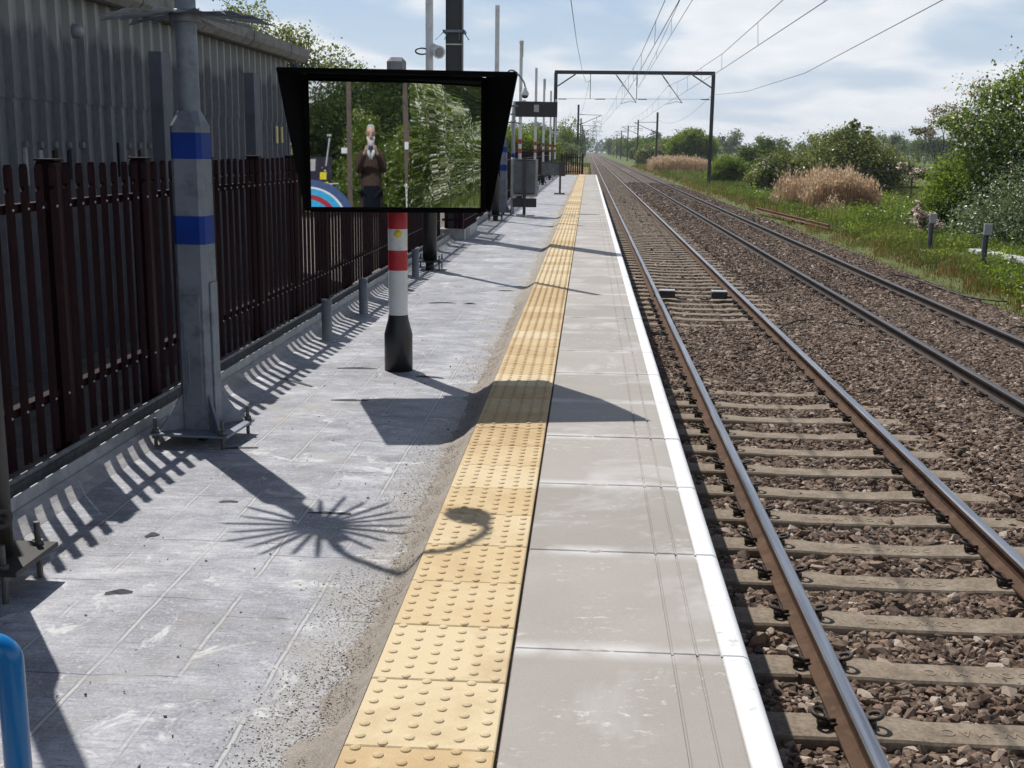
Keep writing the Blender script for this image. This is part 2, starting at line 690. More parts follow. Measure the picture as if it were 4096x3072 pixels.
def sleeper_mesh():
    m = MB()
    # a concrete sleeper: slightly lower waist between the rail seats
    def sect(x, zt, w):
        return [(x, -w - .02, -.16), (x, w + .02, -.16), (x, w, zt - .012), (x, w - .012, zt), (x, -w + .012, zt), (x, -w, zt - .012)]
    secs = [sect(-1.25, 0.0, .125), sect(-.50, 0.0, .125), sect(-.36, -.014, .112), sect(.36, -.014, .112), sect(.50, 0, .125), sect(1.25, 0, .125)]
    vs = [p for s in secs for p in s]
    fs = []
    for i in range(len(secs) - 1):
        for k in range(6):
            fs.append((i * 6 + k, i * 6 + (k + 1) % 6, (i + 1) * 6 + (k + 1) % 6, (i + 1) * 6 + k))
    fs += [tuple(range(6)), tuple(range(30, 36))]
    m.add(vs, fs)
    return m


def clip_mesh():
    """sprung e-shaped rail clip beside its cast shoulder"""
    m = MB(); m.smooth = True
    pts = []
    for k in range(13):
        t = radians(-60 + 290 * k / 12)
        pts.append((.052 + .034 * sin(t) * .9, .036 * cos(t) - .002, .026 + .022 * (1 + sin(t * .8)) * .6))
    pts += [(.03, .03, .030), (-.004, .022, .026)]
    pts = [(p[0] * 1.2 - .004, p[1] * 1.15, p[2] * 1.15 + .003) for p in pts]
    m.tube(pts, .0115, 6)
    m.smooth = False
    m.box((.045, .0, .012), (.05, .05, .04), bev=.008)
    m.box((.006, .0, .010), (.03, .07, .012))
    return m


def build_track(xc, label, nparts, nclips, ny):
    t = thing('railway_track', label, 'railway track')
    g = .75
    dk = pm('rail_dark', (.042, .030, .024), .7, 0, .3, 6, 90, .3, .002, col2=(.085, .055, .040), spec=.3) if xc > 3 else RUST
    st = pm('rail_head_dull', (.10, .10, .108), .48, .7, .2, 14, stretch=(3, .06, 1)) if xc > 3 else STEEL
    rail(xc - g, -22, 1290, t, dk, st)
    rail(xc + g, -22, 1290, t, dk, st)
    sl0 = cl0 = None
    for k in range(ny):
        y = SLP0 + SLPD * k
        if y < 3.0 and k > 0 and nclips:
            pass
        if k < nparts:
            if sl0 is None:
                sl0 = sleeper_mesh().build('sleeper', SLM, t); s = sl0
                cl0 = clip_mesh().build('clip', CLM, s)
                cme = cl0.data
                bpy.data.objects.remove(cl0)
            else:
                s = bpy.data.objects.new('sleeper', sl0.data); COL.objects.link(s); s.parent = t
            s.location = (xc, y, -1.118 + random.uniform(-.004, .004))
            s.rotation_euler = (0, 0, random.uniform(-.006, .006))
            if nclips[0] <= k < nclips[1]:
                for sx in (-g, g):
                    for side in (-1, 1):
                        c = bpy.data.objects.new('clip', cme); COL.objects.link(c); c.parent = s
                        c.location = (sx + side * .068, 0, .006)
                        c.rotation_euler = (0, 0, 0 if side > 0 else pi)
    # the sleepers farther off, too many to count
    b = MB()
    for k in range(nparts, ny):
        y = SLP0 + SLPD * k
        b.box((xc, y, -1.19), (2.5, .24, .145))
    r = b.build('sleepers', SLM, t, fix=False)
    r['kind'] = 'stuff'
    return t


TR1 = build_track(2.04, 'near railway track beside the platform edge with bare sleepers between its rails', 96, (7, 33), 330)
TR2 = build_track(5.33, 'far railway track by the grass verge, its sleepers sunk in ballast', 92, (18, 40), 300)


def lettering():
    """maker's word cast into the nearest sleepers, reading from the far side"""
    cu = bpy.data.curves.new('lettering', 'FONT')
    cu.body = 'DOW-MAC'
    cu.size = .088
    cu.align_x = 'CENTER'; cu.align_y = 'CENTER'
    cu.space_character = 1.35
    cu.extrude = .0017
    o = bpy.data.objects.new('lettering', cu); COL.objects.link(o)
    dg = bpy.context.evaluated_depsgraph_get()
    me = bpy.data.meshes.new_from_object(o.evaluated_get(dg))
    bpy.data.objects.remove(o)
    me.materials.clear()
    me.materials.append(pm('cast_letter', (.255, .205, .15), .85, 0, .2, 20))
    sl = [c for c in TR1.children if c.name.startswith('sleeper')]
    for s in sl:
        k = round((s.location.y - SLP0) / SLPD)
        if 7 <= k <= 13:
            l = bpy.data.objects.new('lettering', me); COL.objects.link(l); l.parent = s
            l.location = (.02 + .1 * ((k * 7) % 5 - 2) / 2, 0.0, -.0125)
            l.rotation_euler = (0, 0, pi)


bpy.context.view_layer.update()
lettering()


# ---- platform
def membrane_mat():
    m, nt, b = _new('felt_membrane')
    tc = nt.nodes.new('ShaderNodeTexCoord')
    P = tc.outputs['Object']
    sep = nt.nodes.new('ShaderNodeSeparateXYZ'); nt.links.new(P, sep.inputs[0])
    X, Y = sep.outputs['X'], sep.outputs['Y']
    big = noise(nt, 1.5, 7, .66, vec=P, dist=.5)
    med = noise(nt, 7, 7, .68, vec=P, stretch=(.7, 1.3, 1))
    fine = noise(nt, 90, 5, .7, vec=P)
    fib = noise(nt, 22, 5, .75, vec=P, stretch=(.35, 3.2, 1))
    mix_h = mth(nt, 'ADD', mth(nt, 'ADD', mth(nt, 'MULTIPLY', big, .42), mth(nt, 'MULTIPLY', med, .40)), mth(nt, 'MULTIPLY', fib, .18))
    c = ramp(nt, mix_h, [(.40, (.095, .10, .125)), (.455, (.175, .18, .215)), (.51, (.285, .29, .33)), (.56, (.42, .425, .45)), (.62, (.64, .64, .63))])
    c = mixc(nt, ramp(nt, fib, [(.34, .55), (.44, 0.0)]), c, (.12, .125, .155))
    c = mixc(nt, ramp(nt, noise(nt, 38, 4, .75, vec=P), [(.56, 0.0), (.68, .6)]), c, (.62, .62, .62))
    c = mixc(nt, .30, c, ramp(nt, fine, [(.34, (.08, .083, .105)), (.66, (.62, .62, .62))]))
    # lime dust towards the new stones and in patches
    wob = noise(nt, 2.2, 5, .6, vec=P)
    edge = mth(nt, 'ADD', X, mth(nt, 'MULTIPLY', wob, .75))
    ef = ramp(nt, edge, [(-1.0, 0), (-.82, 0.0), (0.0, 1.0)]) if False else None
    e1 = nt.nodes.new('ShaderNodeMapRange')
    e1.inputs['From Min'].default_value = -.78; e1.inputs['From Max'].default_value = -.42
    nt.links.new(edge, e1.inputs['Value'])
    spl = ramp(nt, noise(nt, 16, 6, .7, vec=P, stretch=(1, .7, 1)), [(.5, 0.0), (.62, 1.0)])
    c = mixc(nt, mth(nt, 'MULTIPLY', mth(nt, 'MULTIPLY', e1.outputs[0], spl), .35), c, (.60, .595, .58))
    e2 = nt.nodes.new('ShaderNodeMapRange')
    e2.inputs['From Min'].default_value = -.62; e2.inputs['From Max'].default_value = -.36
    nt.links.new(edge, e2.inputs['Value'])
    c = mixc(nt, mth(nt, 'MULTIPLY', e2.outputs[0], .8), c, ramp(nt, fine, [(.35, (.15, .135, .115)), (.65, (.47, .44, .40))]))
    # long joints along the platform every 0.29 m, mortar filled, broken up
    def lines(v, pitch, off, wid, nz):
        q = mth(nt, 'ADD', mth(nt, 'DIVIDE', mth(nt, 'SUBTRACT', v, off), pitch), 1000.5)
        q = mth(nt, 'ADD', q, mth(nt, 'MULTIPLY', mth(nt, 'SUBTRACT', nz, .5), .06))
        d = mth(nt, 'ABSOLUTE', mth(nt, 'SUBTRACT', mth(nt, 'FRACT', q), .5))
        return d, wid / pitch / 2
    nz = noise(nt, 5, 4, .6, vec=P)
    d, h = lines(X, .290, -1.838, .017, nz)
    brk = ramp(nt, noise(nt, 1.7, 4, .6, vec=P, stretch=(3.4, 1, 1)), [(.42, 0.0), (.52, 1.0)])
    pale = mth(nt, 'MULTIPLY', mth(nt, 'LESS_THAN', d, h), brk)
    c = mixc(nt, mth(nt, 'MULTIPLY', pale, .62), c, (.53, .515, .485))
    d2 = mth(nt, 'ABSOLUTE', mth(nt, 'SUBTRACT', d, h))
    dark = mth(nt, 'MULTIPLY', mth(nt, 'LESS_THAN', d2, .010), brk)
    c = mixc(nt, mth(nt, 'MULTIPLY', dark, .65), c, (.10, .10, .12))
    # cross joints, thin and dark, offset from strip to strip
    strip = mth(nt, 'FLOOR', mth(nt, 'DIVIDE', mth(nt, 'SUBTRACT', X, -1.838), .58))
    Y2 = mth(nt, 'ADD', Y, mth(nt, 'MULTIPLY', mth(nt, 'SINE', mth(nt, 'MULTIPLY', strip, 12.99)), .37))
    dy, hy = lines(mth(nt, 'ADD', Y2, mth(nt, 'MULTIPLY', nz, .012)), .635, .14, .007, nz)
    brk2 = ramp(nt, noise(nt, 2.6, 3, .6, vec=P), [(.40, 0.0), (.5, 1.0)])
    cj = mth(nt, 'MULTIPLY', mth(nt, 'LESS_THAN', dy, hy), brk2)
    c = mixc(nt, mth(nt, 'MULTIPLY', cj, .8), c, (.06, .06, .075))
    # scuffs
    sc = ramp(nt, noise(nt, 3.3, 8, .8, vec=P, stretch=(.5, 2.6, 1), dist=1.4), [(.62, 0.0), (.65, 1.0)])
    c = mixc(nt, mth(nt, 'MULTIPLY', sc, .5), c, (.08, .08, .10))
    br = ramp(nt, noise(nt, 1.9, 6, .68, vec=P, dist=.9), [(.52, 0.0), (.62, .45)])
    c = mixc(nt, br, c, (.30, .275, .245))
    wp = ramp(nt, noise(nt, 4.3, 7, .72, vec=P, dist=.8), [(.575, 0.0), (.65, 1.0)])
    c = mixc(nt, mth(nt, 'MULTIPLY', wp, .75), c, (.62, .61, .60))
    nt.links.new(c, b.inputs['Base Color'])
    nt.links.new(ramp(nt, med, [(.3, .48), (.7, .72)]), b.inputs['Roughness'])
    h1 = mth(nt, 'ADD', mth(nt, 'MULTIPLY', med, .5), mth(nt, 'ADD', mth(nt, 'MULTIPLY', fib, .5), mth(nt, 'MULTIPLY', fine, .25)))
    h1 = mth(nt, 'SUBTRACT', h1, mth(nt, 'MULTIPLY', mth(nt, 'MAXIMUM', cj, dark), .4))
    bump(nt, b, h1, .55, .009)
    return m


ys_f = np.concatenate([np.arange(.5, 14, .1), np.arange(14, P_END + 3.1, .5)])
plat = grid_mesh('platform', np.linspace(-2.44, -.60, 24), ys_f,
                 lambda X, Y: ZL + .004 * lump(X, Y, .8, 21) + .003 * lump(X, Y, .23, 22), membrane_mat())
tag(plat, kind='structure')


def platform_body():
    m = MB()
    m.box((-1.0, (P_END - 6) / 2 + 3, -.70), (2.86, P_END + 12, 1.12))     # under everything
    m.box((-.105, (P_END - 5) / 2, -.085), (1.0, P_END + 5, .13))           # bed of the new stones
    return tag(m.build('platform_wall', pm('platform_wall', (.10, .085, .075), .9, 0, .4, 4, 30, .5, .01)), kind='structure')


platform_body()


def sand_mat():
    m, nt, b = _new('bedding_sand')
    n1 = noise(nt, 12, 6, .65); n2 = noise(nt, 140, 4, .7)
    c = ramp(nt, n1, [(.3, (.185, .155, .125)), (.7, (.36, .315, .265))])
    c = mixc(nt, .4, c, ramp(nt, n2, [(.3, (.18, .15, .12)), (.7, (.55, .5, .44))]))
    nt.links.new(c, b.inputs['Base Color'])
    b.inputs['Roughness'].default_value = .9
    bump(nt, b, mth(nt, 'ADD', n1, mth(nt, 'MULTIPLY', n2, .4)), .9, .012)
    return m


def bedding():
    ys = np.concatenate([np.arange(1.0, 14, .03), np.arange(14, P_END, .2)])
    t = np.array([0, .12, .3, .5, .7, .86, 1.0])
    zt = np.array([-.006, -.022, -.050, -.078, -.094, -.099, -.106])
    T, Y = np.meshgrid(t, ys)
    wid = .17 + .07 * lump(0 * Y, Y, 1.3, 31) + .075 * lump(0 * Y, Y, .35, 32) + .045 * lump(0 * Y, Y, .11, 33)
    wid = np.clip(wid, .09, .4)
    X = -.612 - T * wid
    Z = np.interp(T, t, zt) + .010 * lump(X * 3, Y * 1, .12, 34) * np.sin(T * pi)
    V = np.stack([X.ravel(), Y.ravel(), Z.ravel()], 1)
    n = len(t)
    i = np.arange(len(ys) - 1)[:, None] * n + np.arange(n - 1)[None]
    F = np.stack([i, i + n, i + n + 1, i + 1], -1).reshape(-1, 4)
    tag(np_mesh('sand_bedding', V, F, sand_mat(), smooth=True), kind='structure')


bedding()


def tactile_mat():
    m, nt, b = _new('buff_tactile')
    at = nt.nodes.new('ShaderNodeAttribute'); at.attribute_name = 'tint'
    n1 = noise(nt, 3.5, 5, .6); n2 = noise(nt, 160, 3, .6); n3 = noise(nt, 9, 6, .65)
    c = ramp(nt, mth(nt, 'ADD', mth(nt, 'MULTIPLY', at.outputs['Fac'], .60), mth(nt, 'MULTIPLY', n1, .50)),
             [(.25, (.47, .315, .140)), (.5, (.605, .450, .240)), (.75, (.67, .55, .345))])
    c = mixc(nt, ramp(nt, n3, [(.55, 0.0), (.75, .55)]), c, (.72, .61, .42))
    c = mixc(nt, .18, c, ramp(nt, n2, [(.3, (.30, .19, .07)), (.7, (.78, .60, .34))]))
    st = ramp(nt, noise(nt, 2.1, 7, .7, dist=.6), [(.50, 0.0), (.68, .55)])
    c = mixc(nt, st, c, (.42, .29, .14))
    nt.links.new(c, b.inputs['Base Color'])
    b.inputs['Roughness'].default_value = .75
    bump(nt, b, n2, .25, .002)
    return m


def tactile():
    """buff slabs with staggered domes, each slab bevelled with open joints"""
    x0, x1 = -.609, -.207
    pit = .3985
    y00 = 2.7626 - pit * 7
    V, F, T = [], [], []
    F3 = []; T3 = []
    off = 0
    k = 0
    W = x1 - x0
    while y00 + pit * k < P_END - .2:
        y = y00 + pit * k; k += 1
        if y < 1.2: continue
        t = random.random()
        g = .0022; bv = .004
        dz = random.uniform(-.0012, .0012)
        a = [(x0, y + g, -.03), (x1, y + g, -.03), (x1, y + pit - g, -.03), (x0, y + pit - g, -.03)]
        a1 = [(p, q, -.003 + dz) for p, q, _ in a]
        a2 = [(x0 + bv, y + g + bv, dz), (x1 - bv, y + g + bv, dz), (x1 - bv, y + pit - g - bv, dz), (x0 + bv, y + pit - g - bv, dz)]
        V += a + a1 + a2
        for r in range(2):
            for j in range(4):
                F.append((off + r * 4 + j, off + r * 4 + (j + 1) % 4, off + r * 4 + 4 + (j + 1) % 4, off + r * 4 + 4 + j)); T.append(t)
        F.append((off + 8, off + 9, off + 10, off + 11)); T.append(t)
        off += 12
        # staggered domes: six files, every other one shifted by half a step
        nseg = 12 if y < 9 else (8 if y < 25 else 6)
        for cx in range(6):
            for cy in range(6):
                px = x0 + W * (cx + .5) / 6
                py = y + pit * (cy + (.28 if cx % 2 else .78)) / 6
                ring = [(.0160, -.0005), (.0135, .0035), (.0075, .0056)]
                b0 = off
                for rr, zz in ring:
                    for s in range(nseg):
                        a_ = 2 * pi * s / nseg
                        V.append((px + rr * cos(a_), py + rr * sin(a_), zz + dz))
                V.append((px, py, .0062 + dz))
                for r in range(2):
                    for s in range(nseg):
                        F.append((b0 + r * nseg + s, b0 + r * nseg + (s + 1) % nseg, b0 + (r + 1) * nseg + (s + 1) % nseg, b0 + (r + 1) * nseg + s)); T.append(t)
                top = b0 + 3 * nseg
                for s in range(0, nseg, 2):
                    F.append((b0 + 2 * nseg + s, b0 + 2 * nseg + (s + 1) % nseg, b0 + 2 * nseg + (s + 2) % nseg, top)); T.append(t)
                off += 3 * nseg + 1
    tag(np_mesh('tactile_paving', V, F, tactile_mat(), tint=T), kind='structure')


tactile()


def coping_mat():
    m, nt, b = _new('coping_concrete')
    at = nt.nodes.new('ShaderNodeAttribute'); at.attribute_name = 'tint'
    tc = nt.nodes.new('ShaderNodeTexCoord')
    P = tc.outputs['Object']
    sep = nt.nodes.new('ShaderNodeSeparateXYZ'); nt.links.new(P, sep.inputs[0])
    n1 = noise(nt, 2.3, 5, .55, vec=P); n2 = noise(nt, 220, 3, .6, vec=P)
    c = ramp(nt, mth(nt, 'ADD', mth(nt, 'MULTIPLY', at.outputs['Fac'], .35), mth(nt, 'MULTIPLY', n1, .65)),
             [(.25, (.285, .258, .228)), (.7, (.370, .340, .306))])
    c = mixc(nt, .16, c, ramp(nt, n2, [(.3, (.22, .19, .16)), (.7, (.60, .55, .50))]))
    # lime bloom: flakes and soft clouds
    fl = ramp(nt, noise(nt, 26, 6, .7, vec=P, stretch=(.7, 1.25, 1)), [(.57, 0.0), (.63, 1.0)])
    msk = ramp(nt, noise(nt, 2.6, 3, .55, vec=P), [(.50, 0.0), (.64, 1.0)])
    c = mixc(nt, mth(nt, 'MULTIPLY', mth(nt, 'MULTIPLY', fl, msk), .75), c, (.68, .655, .63))
    cl = ramp(nt, noise(nt, 1.5, 5, .6, vec=P, dist=.7), [(.55, 0.0), (.68, .75)])
    c = mixc(nt, cl, c, (.50, .485, .475))
    # bloom along the slab joints
    q = mth(nt, 'FRACT', mth(nt, 'ADD', mth(nt, 'DIVIDE', mth(nt, 'SUBTRACT', sep.outputs['Y'], 3.41), .9285), 1000.5))
    d = mth(nt, 'ABSOLUTE', mth(nt, 'SUBTRACT', q, .5))
    jn = nt.nodes.new('ShaderNodeMapRange')
    jn.inputs['From Min'].default_value = .09; jn.inputs['From Max'].default_value = .0
    nt.links.new(d, jn.inputs['Value'])
    c = mixc(nt, mth(nt, 'MULTIPLY', mth(nt, 'MULTIPLY', jn.outputs[0], ramp(nt, noise(nt, 4, 5, .6, vec=P), [(.35, .0), (.6, 1.0)])), .85), c, (.66, .645, .625))
    nt.links.new(c, b.inputs['Base Color'])
    b.inputs['Roughness'].default_value = .7
    bump(nt, b, n2, .2, .0015)
    wm = pm('edge_white_paint', (.80, .80, .80), .5, 0, .05, 5, 120, .15, .001, col2=(.47, .45, .42), c2pos=(.60, .70))
    return [m, wm]


def coping():
    prof = [(-.196, -.05), (-.196, -.004), (-.192, 0)]
    for gx_ in (.302, .380, .456):
        prof += [(gx_ - .005, 0), (gx_ - .0025, -.006), (gx_ + .0025, -.006), (gx_ + .005, 0)]
    r = .032
    for k in range(0, 7):
        t = radians(90 - 15 * k)
        prof.append((.548 - r + r * cos(t), -r + r * sin(t)))
    prof += [(.548, -.085), (.43, -.10)]
    V, F, T, M = [], [], [], []
    off = 0
    k = -4
    n = len(prof)
    while True:
        y = 3.41 + .9285 * k; k += 1
        if y > P_END - .5: break
        t = random.random()
        dz = random.uniform(-.0016, .0016)
        y0, y1 = y + .004, y + .9285 - .004
        ch = .004
        rows = [(y0, -.004), (y0 + ch, 0), (y1 - ch, 0), (y1, -.004)]
        for yy, zz in rows:
            for (px, pz) in prof:
                V.append((px, yy, pz + zz * (1 if pz > -.03 else 0) + dz))
        for i in range(3):
            for j in range(n - 1):
                F.append((off + i * n + j, off + (i + 1) * n + j, off + (i + 1) * n + j + 1, off + i * n + j + 1))
                T.append(t); M.append(1 if (prof[j][0] + prof[j + 1][0]) / 2 > .4595 else 0)
        off += 4 * n
        for e in (0, 3):
            for j in range(1, n - 2):
                b = off - 4 * n + e * n
                # end faces as thin quads down to the bed
                V.append((prof[j][0], rows[e][0], -.06)); V.append((prof[j + 1][0], rows[e][0], -.06))
                F.append((b + j, b + j + 1, off + 1, off)); T.append(t); M.append(0)
                off += 2
    tag(np_mesh('platform_edge', V, F, coping_mat(), tint=T, mi=M), kind='structure')


coping()


def mortar_dabs():
    """dabs of mortar squeezed out of the coping joints"""
    m = MB()
    for k in range(-1, 16):
        y = 3.41 + .9285 * k
        x = .06 + random.uniform(-.03, .03)
        n = 16
        rx, ry = random.uniform(.035, .06), random.uniform(.014, .024)
        vs = [(x + rx * cos(2 * pi * i / n) * random.uniform(.75, 1.15), y + ry * sin(2 * pi * i / n) * random.uniform(.75, 1.2), -.001) for i in range(n)]
        vs += [(x + (vx - x) * .55, y + (vy - y) * .5, .0035) for vx, vy, _ in vs]
        m.add(vs, [(i, (i + 1) % n, n + (i + 1) % n, n + i) for i in range(n)] + [tuple(range(n, 2 * n))])
    tag(m.build('mortar', pm('joint_mortar', (.50, .475, .43), .9, 0, .2, 30, 90, .5, .002)), kind='stuff')


mortar_dabs()


# gravel and grit along the bedding and loose on the felt
def grit():
    n = 11000
    y = 2.3 + 9.0 * rng.random(n) ** 1.5
    x = -.70 - np.abs(rng.normal(0, .13, n)) - .05 * rng.random(n)
    k = rng.random(n) < np.interp(y, [2.3, 4.5, 11], [1, .75, .35])
    x, y = x[k], y[k]
    stones(0, (x, y), lambda X, Y: np.full(len(X), ZL + .001), .0044, ROCK_B, 'gravel', pm('grit', (.46, .43, .40), .9, 0, .4, 60), sink=.05, flat=.5)
    # crumbs lodged on the sand slope
    n = 5200
    y = 2.2 + 10 * rng.random(n) ** 1.5; f = rng.random(n) ** .7
    stones(0, (-.625 - .13 * f, y), lambda X, Y: np.interp(-X, [.62, .66, .70, .75, .8], [-.018, -.045, -.072, -.092, -.1]), .0036, ROCK_B,
           'gravel', pm('sand_crumb', (.30, .265, .225), .95, 0, .4, 60), sink=.2, flat=.6)
    n = 260
    stones(0, (rng.uniform(-2.3, -.8, n), 2.4 + 12 * rng.random(n) ** 1.7), lambda X, Y: np.full(len(X), ZL + .001), .0062, ROCK_B,
           'gravel', pm('dark_grit', (.13, .125, .13), .9, 0, .35, 40), sink=.3)


grit()


# kerb, trough and yard behind the fence
def kerb():
    m = MB()
    L0, L1 = 1.5, 21.0
    m.prism([(-2.375, ZL - .02), (-2.375, ZL + .001), (-2.43, ZL + .022), (-2.485, ZL + .060), (-2.49, ZL - .02)], 'y', L0, L1)
    tag(m.build('mortar_fillet', pm('mortar', (.30, .29, .29), .9, 0, .25, 6, 60, .6, .006, col2=(.17, .155, .14))), kind='structure')
    m = MB()
    for (a, b, x, ze) in ((L0, L1, -2.494, .022), (21.2, 23.75, -2.262, .10), (23.75, 79.5, -2.46, .03)):
        y = a
        while y < b - .1:
            e = min(b, y + 3.05)
            m.box((x, (y + e) / 2, (ZL - .02 + ze) / 2), (.008, e - y - .008, ze - ZL + .02))
            m.box((x - .032, (y + e) / 2, ZL - .01), (.06, e - y - .008, .006))
            y = e
    m.box((-2.40, 21.2, 0), (.26, .008, .22)); 
    tag(m.build('kerb_edging', pm('galvanised', (.33, .345, .36), .45, .4, .22, 7, 0, col2=(.22, .225, .235))), kind='structure')
    m = MB()
    m.box((-2.58, 11, -.09), (.16, 20.4, .02))
    tag(m.build('trough', pm('trough_dirt', (.055, .04, .03), .95, 0, .5, 9, 60, .8, .012, col2=(.14, .09, .055))), kind='structure')
    m = MB()
    m.box((-2.665, 11, -.10), (.03, 20.4, .16)); m.smooth = True
    m.tube([(-2.655, 1, -.005), (-2.655, 21.3, -.005)], .017, 8)
    tag(m.build('trough_wall', pm('trough_rim', (.20, .20, .20), .6, .2, .3, 20)), kind='structure')
    m = MB()
    m.box((-6.2, 36, -.62), (7.0, 96, .6))
    tag(m.build('yard', pm('yard_gravel', (.13, .115, .095), .95, 0, .4, 3, 40, .8, .02)), kind='structure')
    m = MB()
    m.box((-2.46, 50.0, -.4), (.5, 58, .585))
    tag(m.build('platform_back', pm('mortar', (.30, .29, .29))), kind='structure')


kerb()

# ================================================================== FENCES
MAROON = pm('maroon_coat', (.0155, .0032, .0062), .5, 0, .35, 9, spec=.12, col2=(.024, .007, .010))
BOLT = pm('bolt_zinc', (.5, .5, .5), .35, .8, .1, 20)


def pale_shape(m, y, zt, zb, wd=.070, x=0.0):
    """one rolled steel pale: W section, notched head; runs along y"""
    d = .016
    # (offset across, depth) of the W section
    sec = [(-.5, .0), (-.32, d), (-.1, .3 * d), (.1, .3 * d), (.32, d), (.5, 0)]
    rows = [(zb, 1.0), (zt - .135, 1.0), (zt - .120, .72), (zt - .105, 1.0), (zt - .02, 1.0), (zt, .60)]
    vs = []
    for z, f in rows:
        for i, (u, v) in enumerate(sec):
            uu = u * wd
            if f == .72:
                uu = u * wd if u > 0 else max(u, -.28) * wd
            elif f == .60:
                uu = u * wd * .6
            vs.append((x + v, y + uu, z))
    n = len(sec)
    fs = []
    for r in range(len(rows) - 1):
        for i in range(n - 1):
            fs.append((r * n + i, r * n + i + 1, (r + 1) * n + i + 1, (r + 1) * n + i))
    m.add(vs, fs)


def fence(label, x, ys, group=None, npale=7, zt=1.455, zb=.01, solid=None):
    t = thing('palisade_fence', label, 'fence', (x, ys[0], 0), 0, group)
    y0 = ys[0]
    post0 = None
    for y in ys:
        m = MB()
        m.box((-.035, 0, .67), (.10, .105, 1.59), bev=.008)
        m.box((-.035, 0, 1.472), (.108, .113, .012), bev=.003)
        if post0 is None:
            post0 = m.build('post', MAROON, t); p = post0
        else:
            p = bpy.data.objects.new('post', post0.data); COL.objects.link(p); p.parent = t
        p.location = (0, y - y0, 0)
    for a, b in zip(ys[:-1], ys[1:]):
        a -= y0; b -= y0
        m = MB()
        k = max(1, round((b - a - .05) / .154))
        for j in range(k):
            yy = a + (b - a) * (j + .5 + .0) / k
            pale_shape(m, yy, zt + random.uniform(-.004, .004), zb + random.uniform(-.006, .006), x=.012)
        m.build('pale_panel', MAROON, t, fix=False)
        for zr in (1.245, .275):
            m = MB()
            # angle rail: upright leg and flat leg
            m.box((-.002, (a + b) / 2, zr), (.006, b - a - .11, .042))
            m.box((-.028, (a + b) / 2, zr + .019), (.05, b - a - .11, .005))
            r = m.build('rail', MAROON, t)
            m = MB(); m.smooth = True
            for j in range(k):
                yy = a + (b - a) * (j + .5) / k
                m.lathe([(.008, 0), (.007, .005), (.003, .008)], (.028, yy, zr - .003), 6, Matrix.Rotation(pi / 2, 3, 'Y'))
            m.build('bolt', BOLT, r, fix=False)['kind'] = 'stuff'
    return t


ysn = [5.82 + 1.224 * k for k in range(-3, 13)] + [21.2]
fence('maroon palisade fence running along the kerb in front of the corrugated shed', -2.72, ysn)
fence('short maroon palisade fence boxing in the tall dark mast', -2.29, [21.25, 22.47, 23.7])
fence('long maroon palisade fence behind the row of distant white loudspeaker poles', -2.56, [23.8 + 2.3 * k for k in range(25)])


def fence_return(y, xa, xb, label):
    t = thing('palisade_fence', label, 'fence', (xa, y, 0), -pi / 2)
    L = xb - xa
    m = MB()
    k = max(1, round(L / .154))
    for j in range(k):
        pale_shape(m, L * (j + .5) / k, 1.455, .12, x=.012)
    m.build('pale_panel', MAROON, t, fix=False)
    for zr in (1.245, .275):
        m = MB(); m.box((-.002, L / 2, zr), (.006, L, .042)); m.build('rail', MAROON, t)
    return t


fence_return(21.22, -2.67, -2.34, 'narrow maroon fence panel facing the mirror, beside the mast foot')
fence_return(23.75, -2.50, -2.34, 'narrow maroon fence panel closing the far side of the mast recess')


def end_fence():
    """rusty spiked palisade closing the far platform end, in front of the sky-lit masts"""
    mt = pm('rusty_maroon', (.040, .013, .010), .8, 0, .4, 8, col2=(.075, .035, .022), spec=.15)
    t = thing('end_fence', 'spiked rust brown palisade fence closing off the platform end', 'fence', (-1.9, 84.5, -.12))
    m = MB()
    W = 1.42
    n = 10
    for j in range(n):
        x = W * j / (n - 1)
        h = 1.42 + random.uniform(-.03, .03)
        m.prism([(x - .048, 0), (x + .048, 0), (x + .048, h - .10), (x + .022, h - .05), (x + .040, h), (x, h + .06), (x - .040, h), (x - .022, h - .05), (x - .048, h - .10)], 'y', -.006, .006)
    m.build('pale_panel', mt, t)
    for z in (.18, 1.18):
        m = MB(); m.box((W / 2, .03, z), (W + .1, .045, .05)); m.build('rail', mt, t)
    for x in (-.06, W + .06):
        m = MB(); m.box((x, .05, .72), (.08, .08, 1.5)); m.build('post', mt, t)


end_fence()


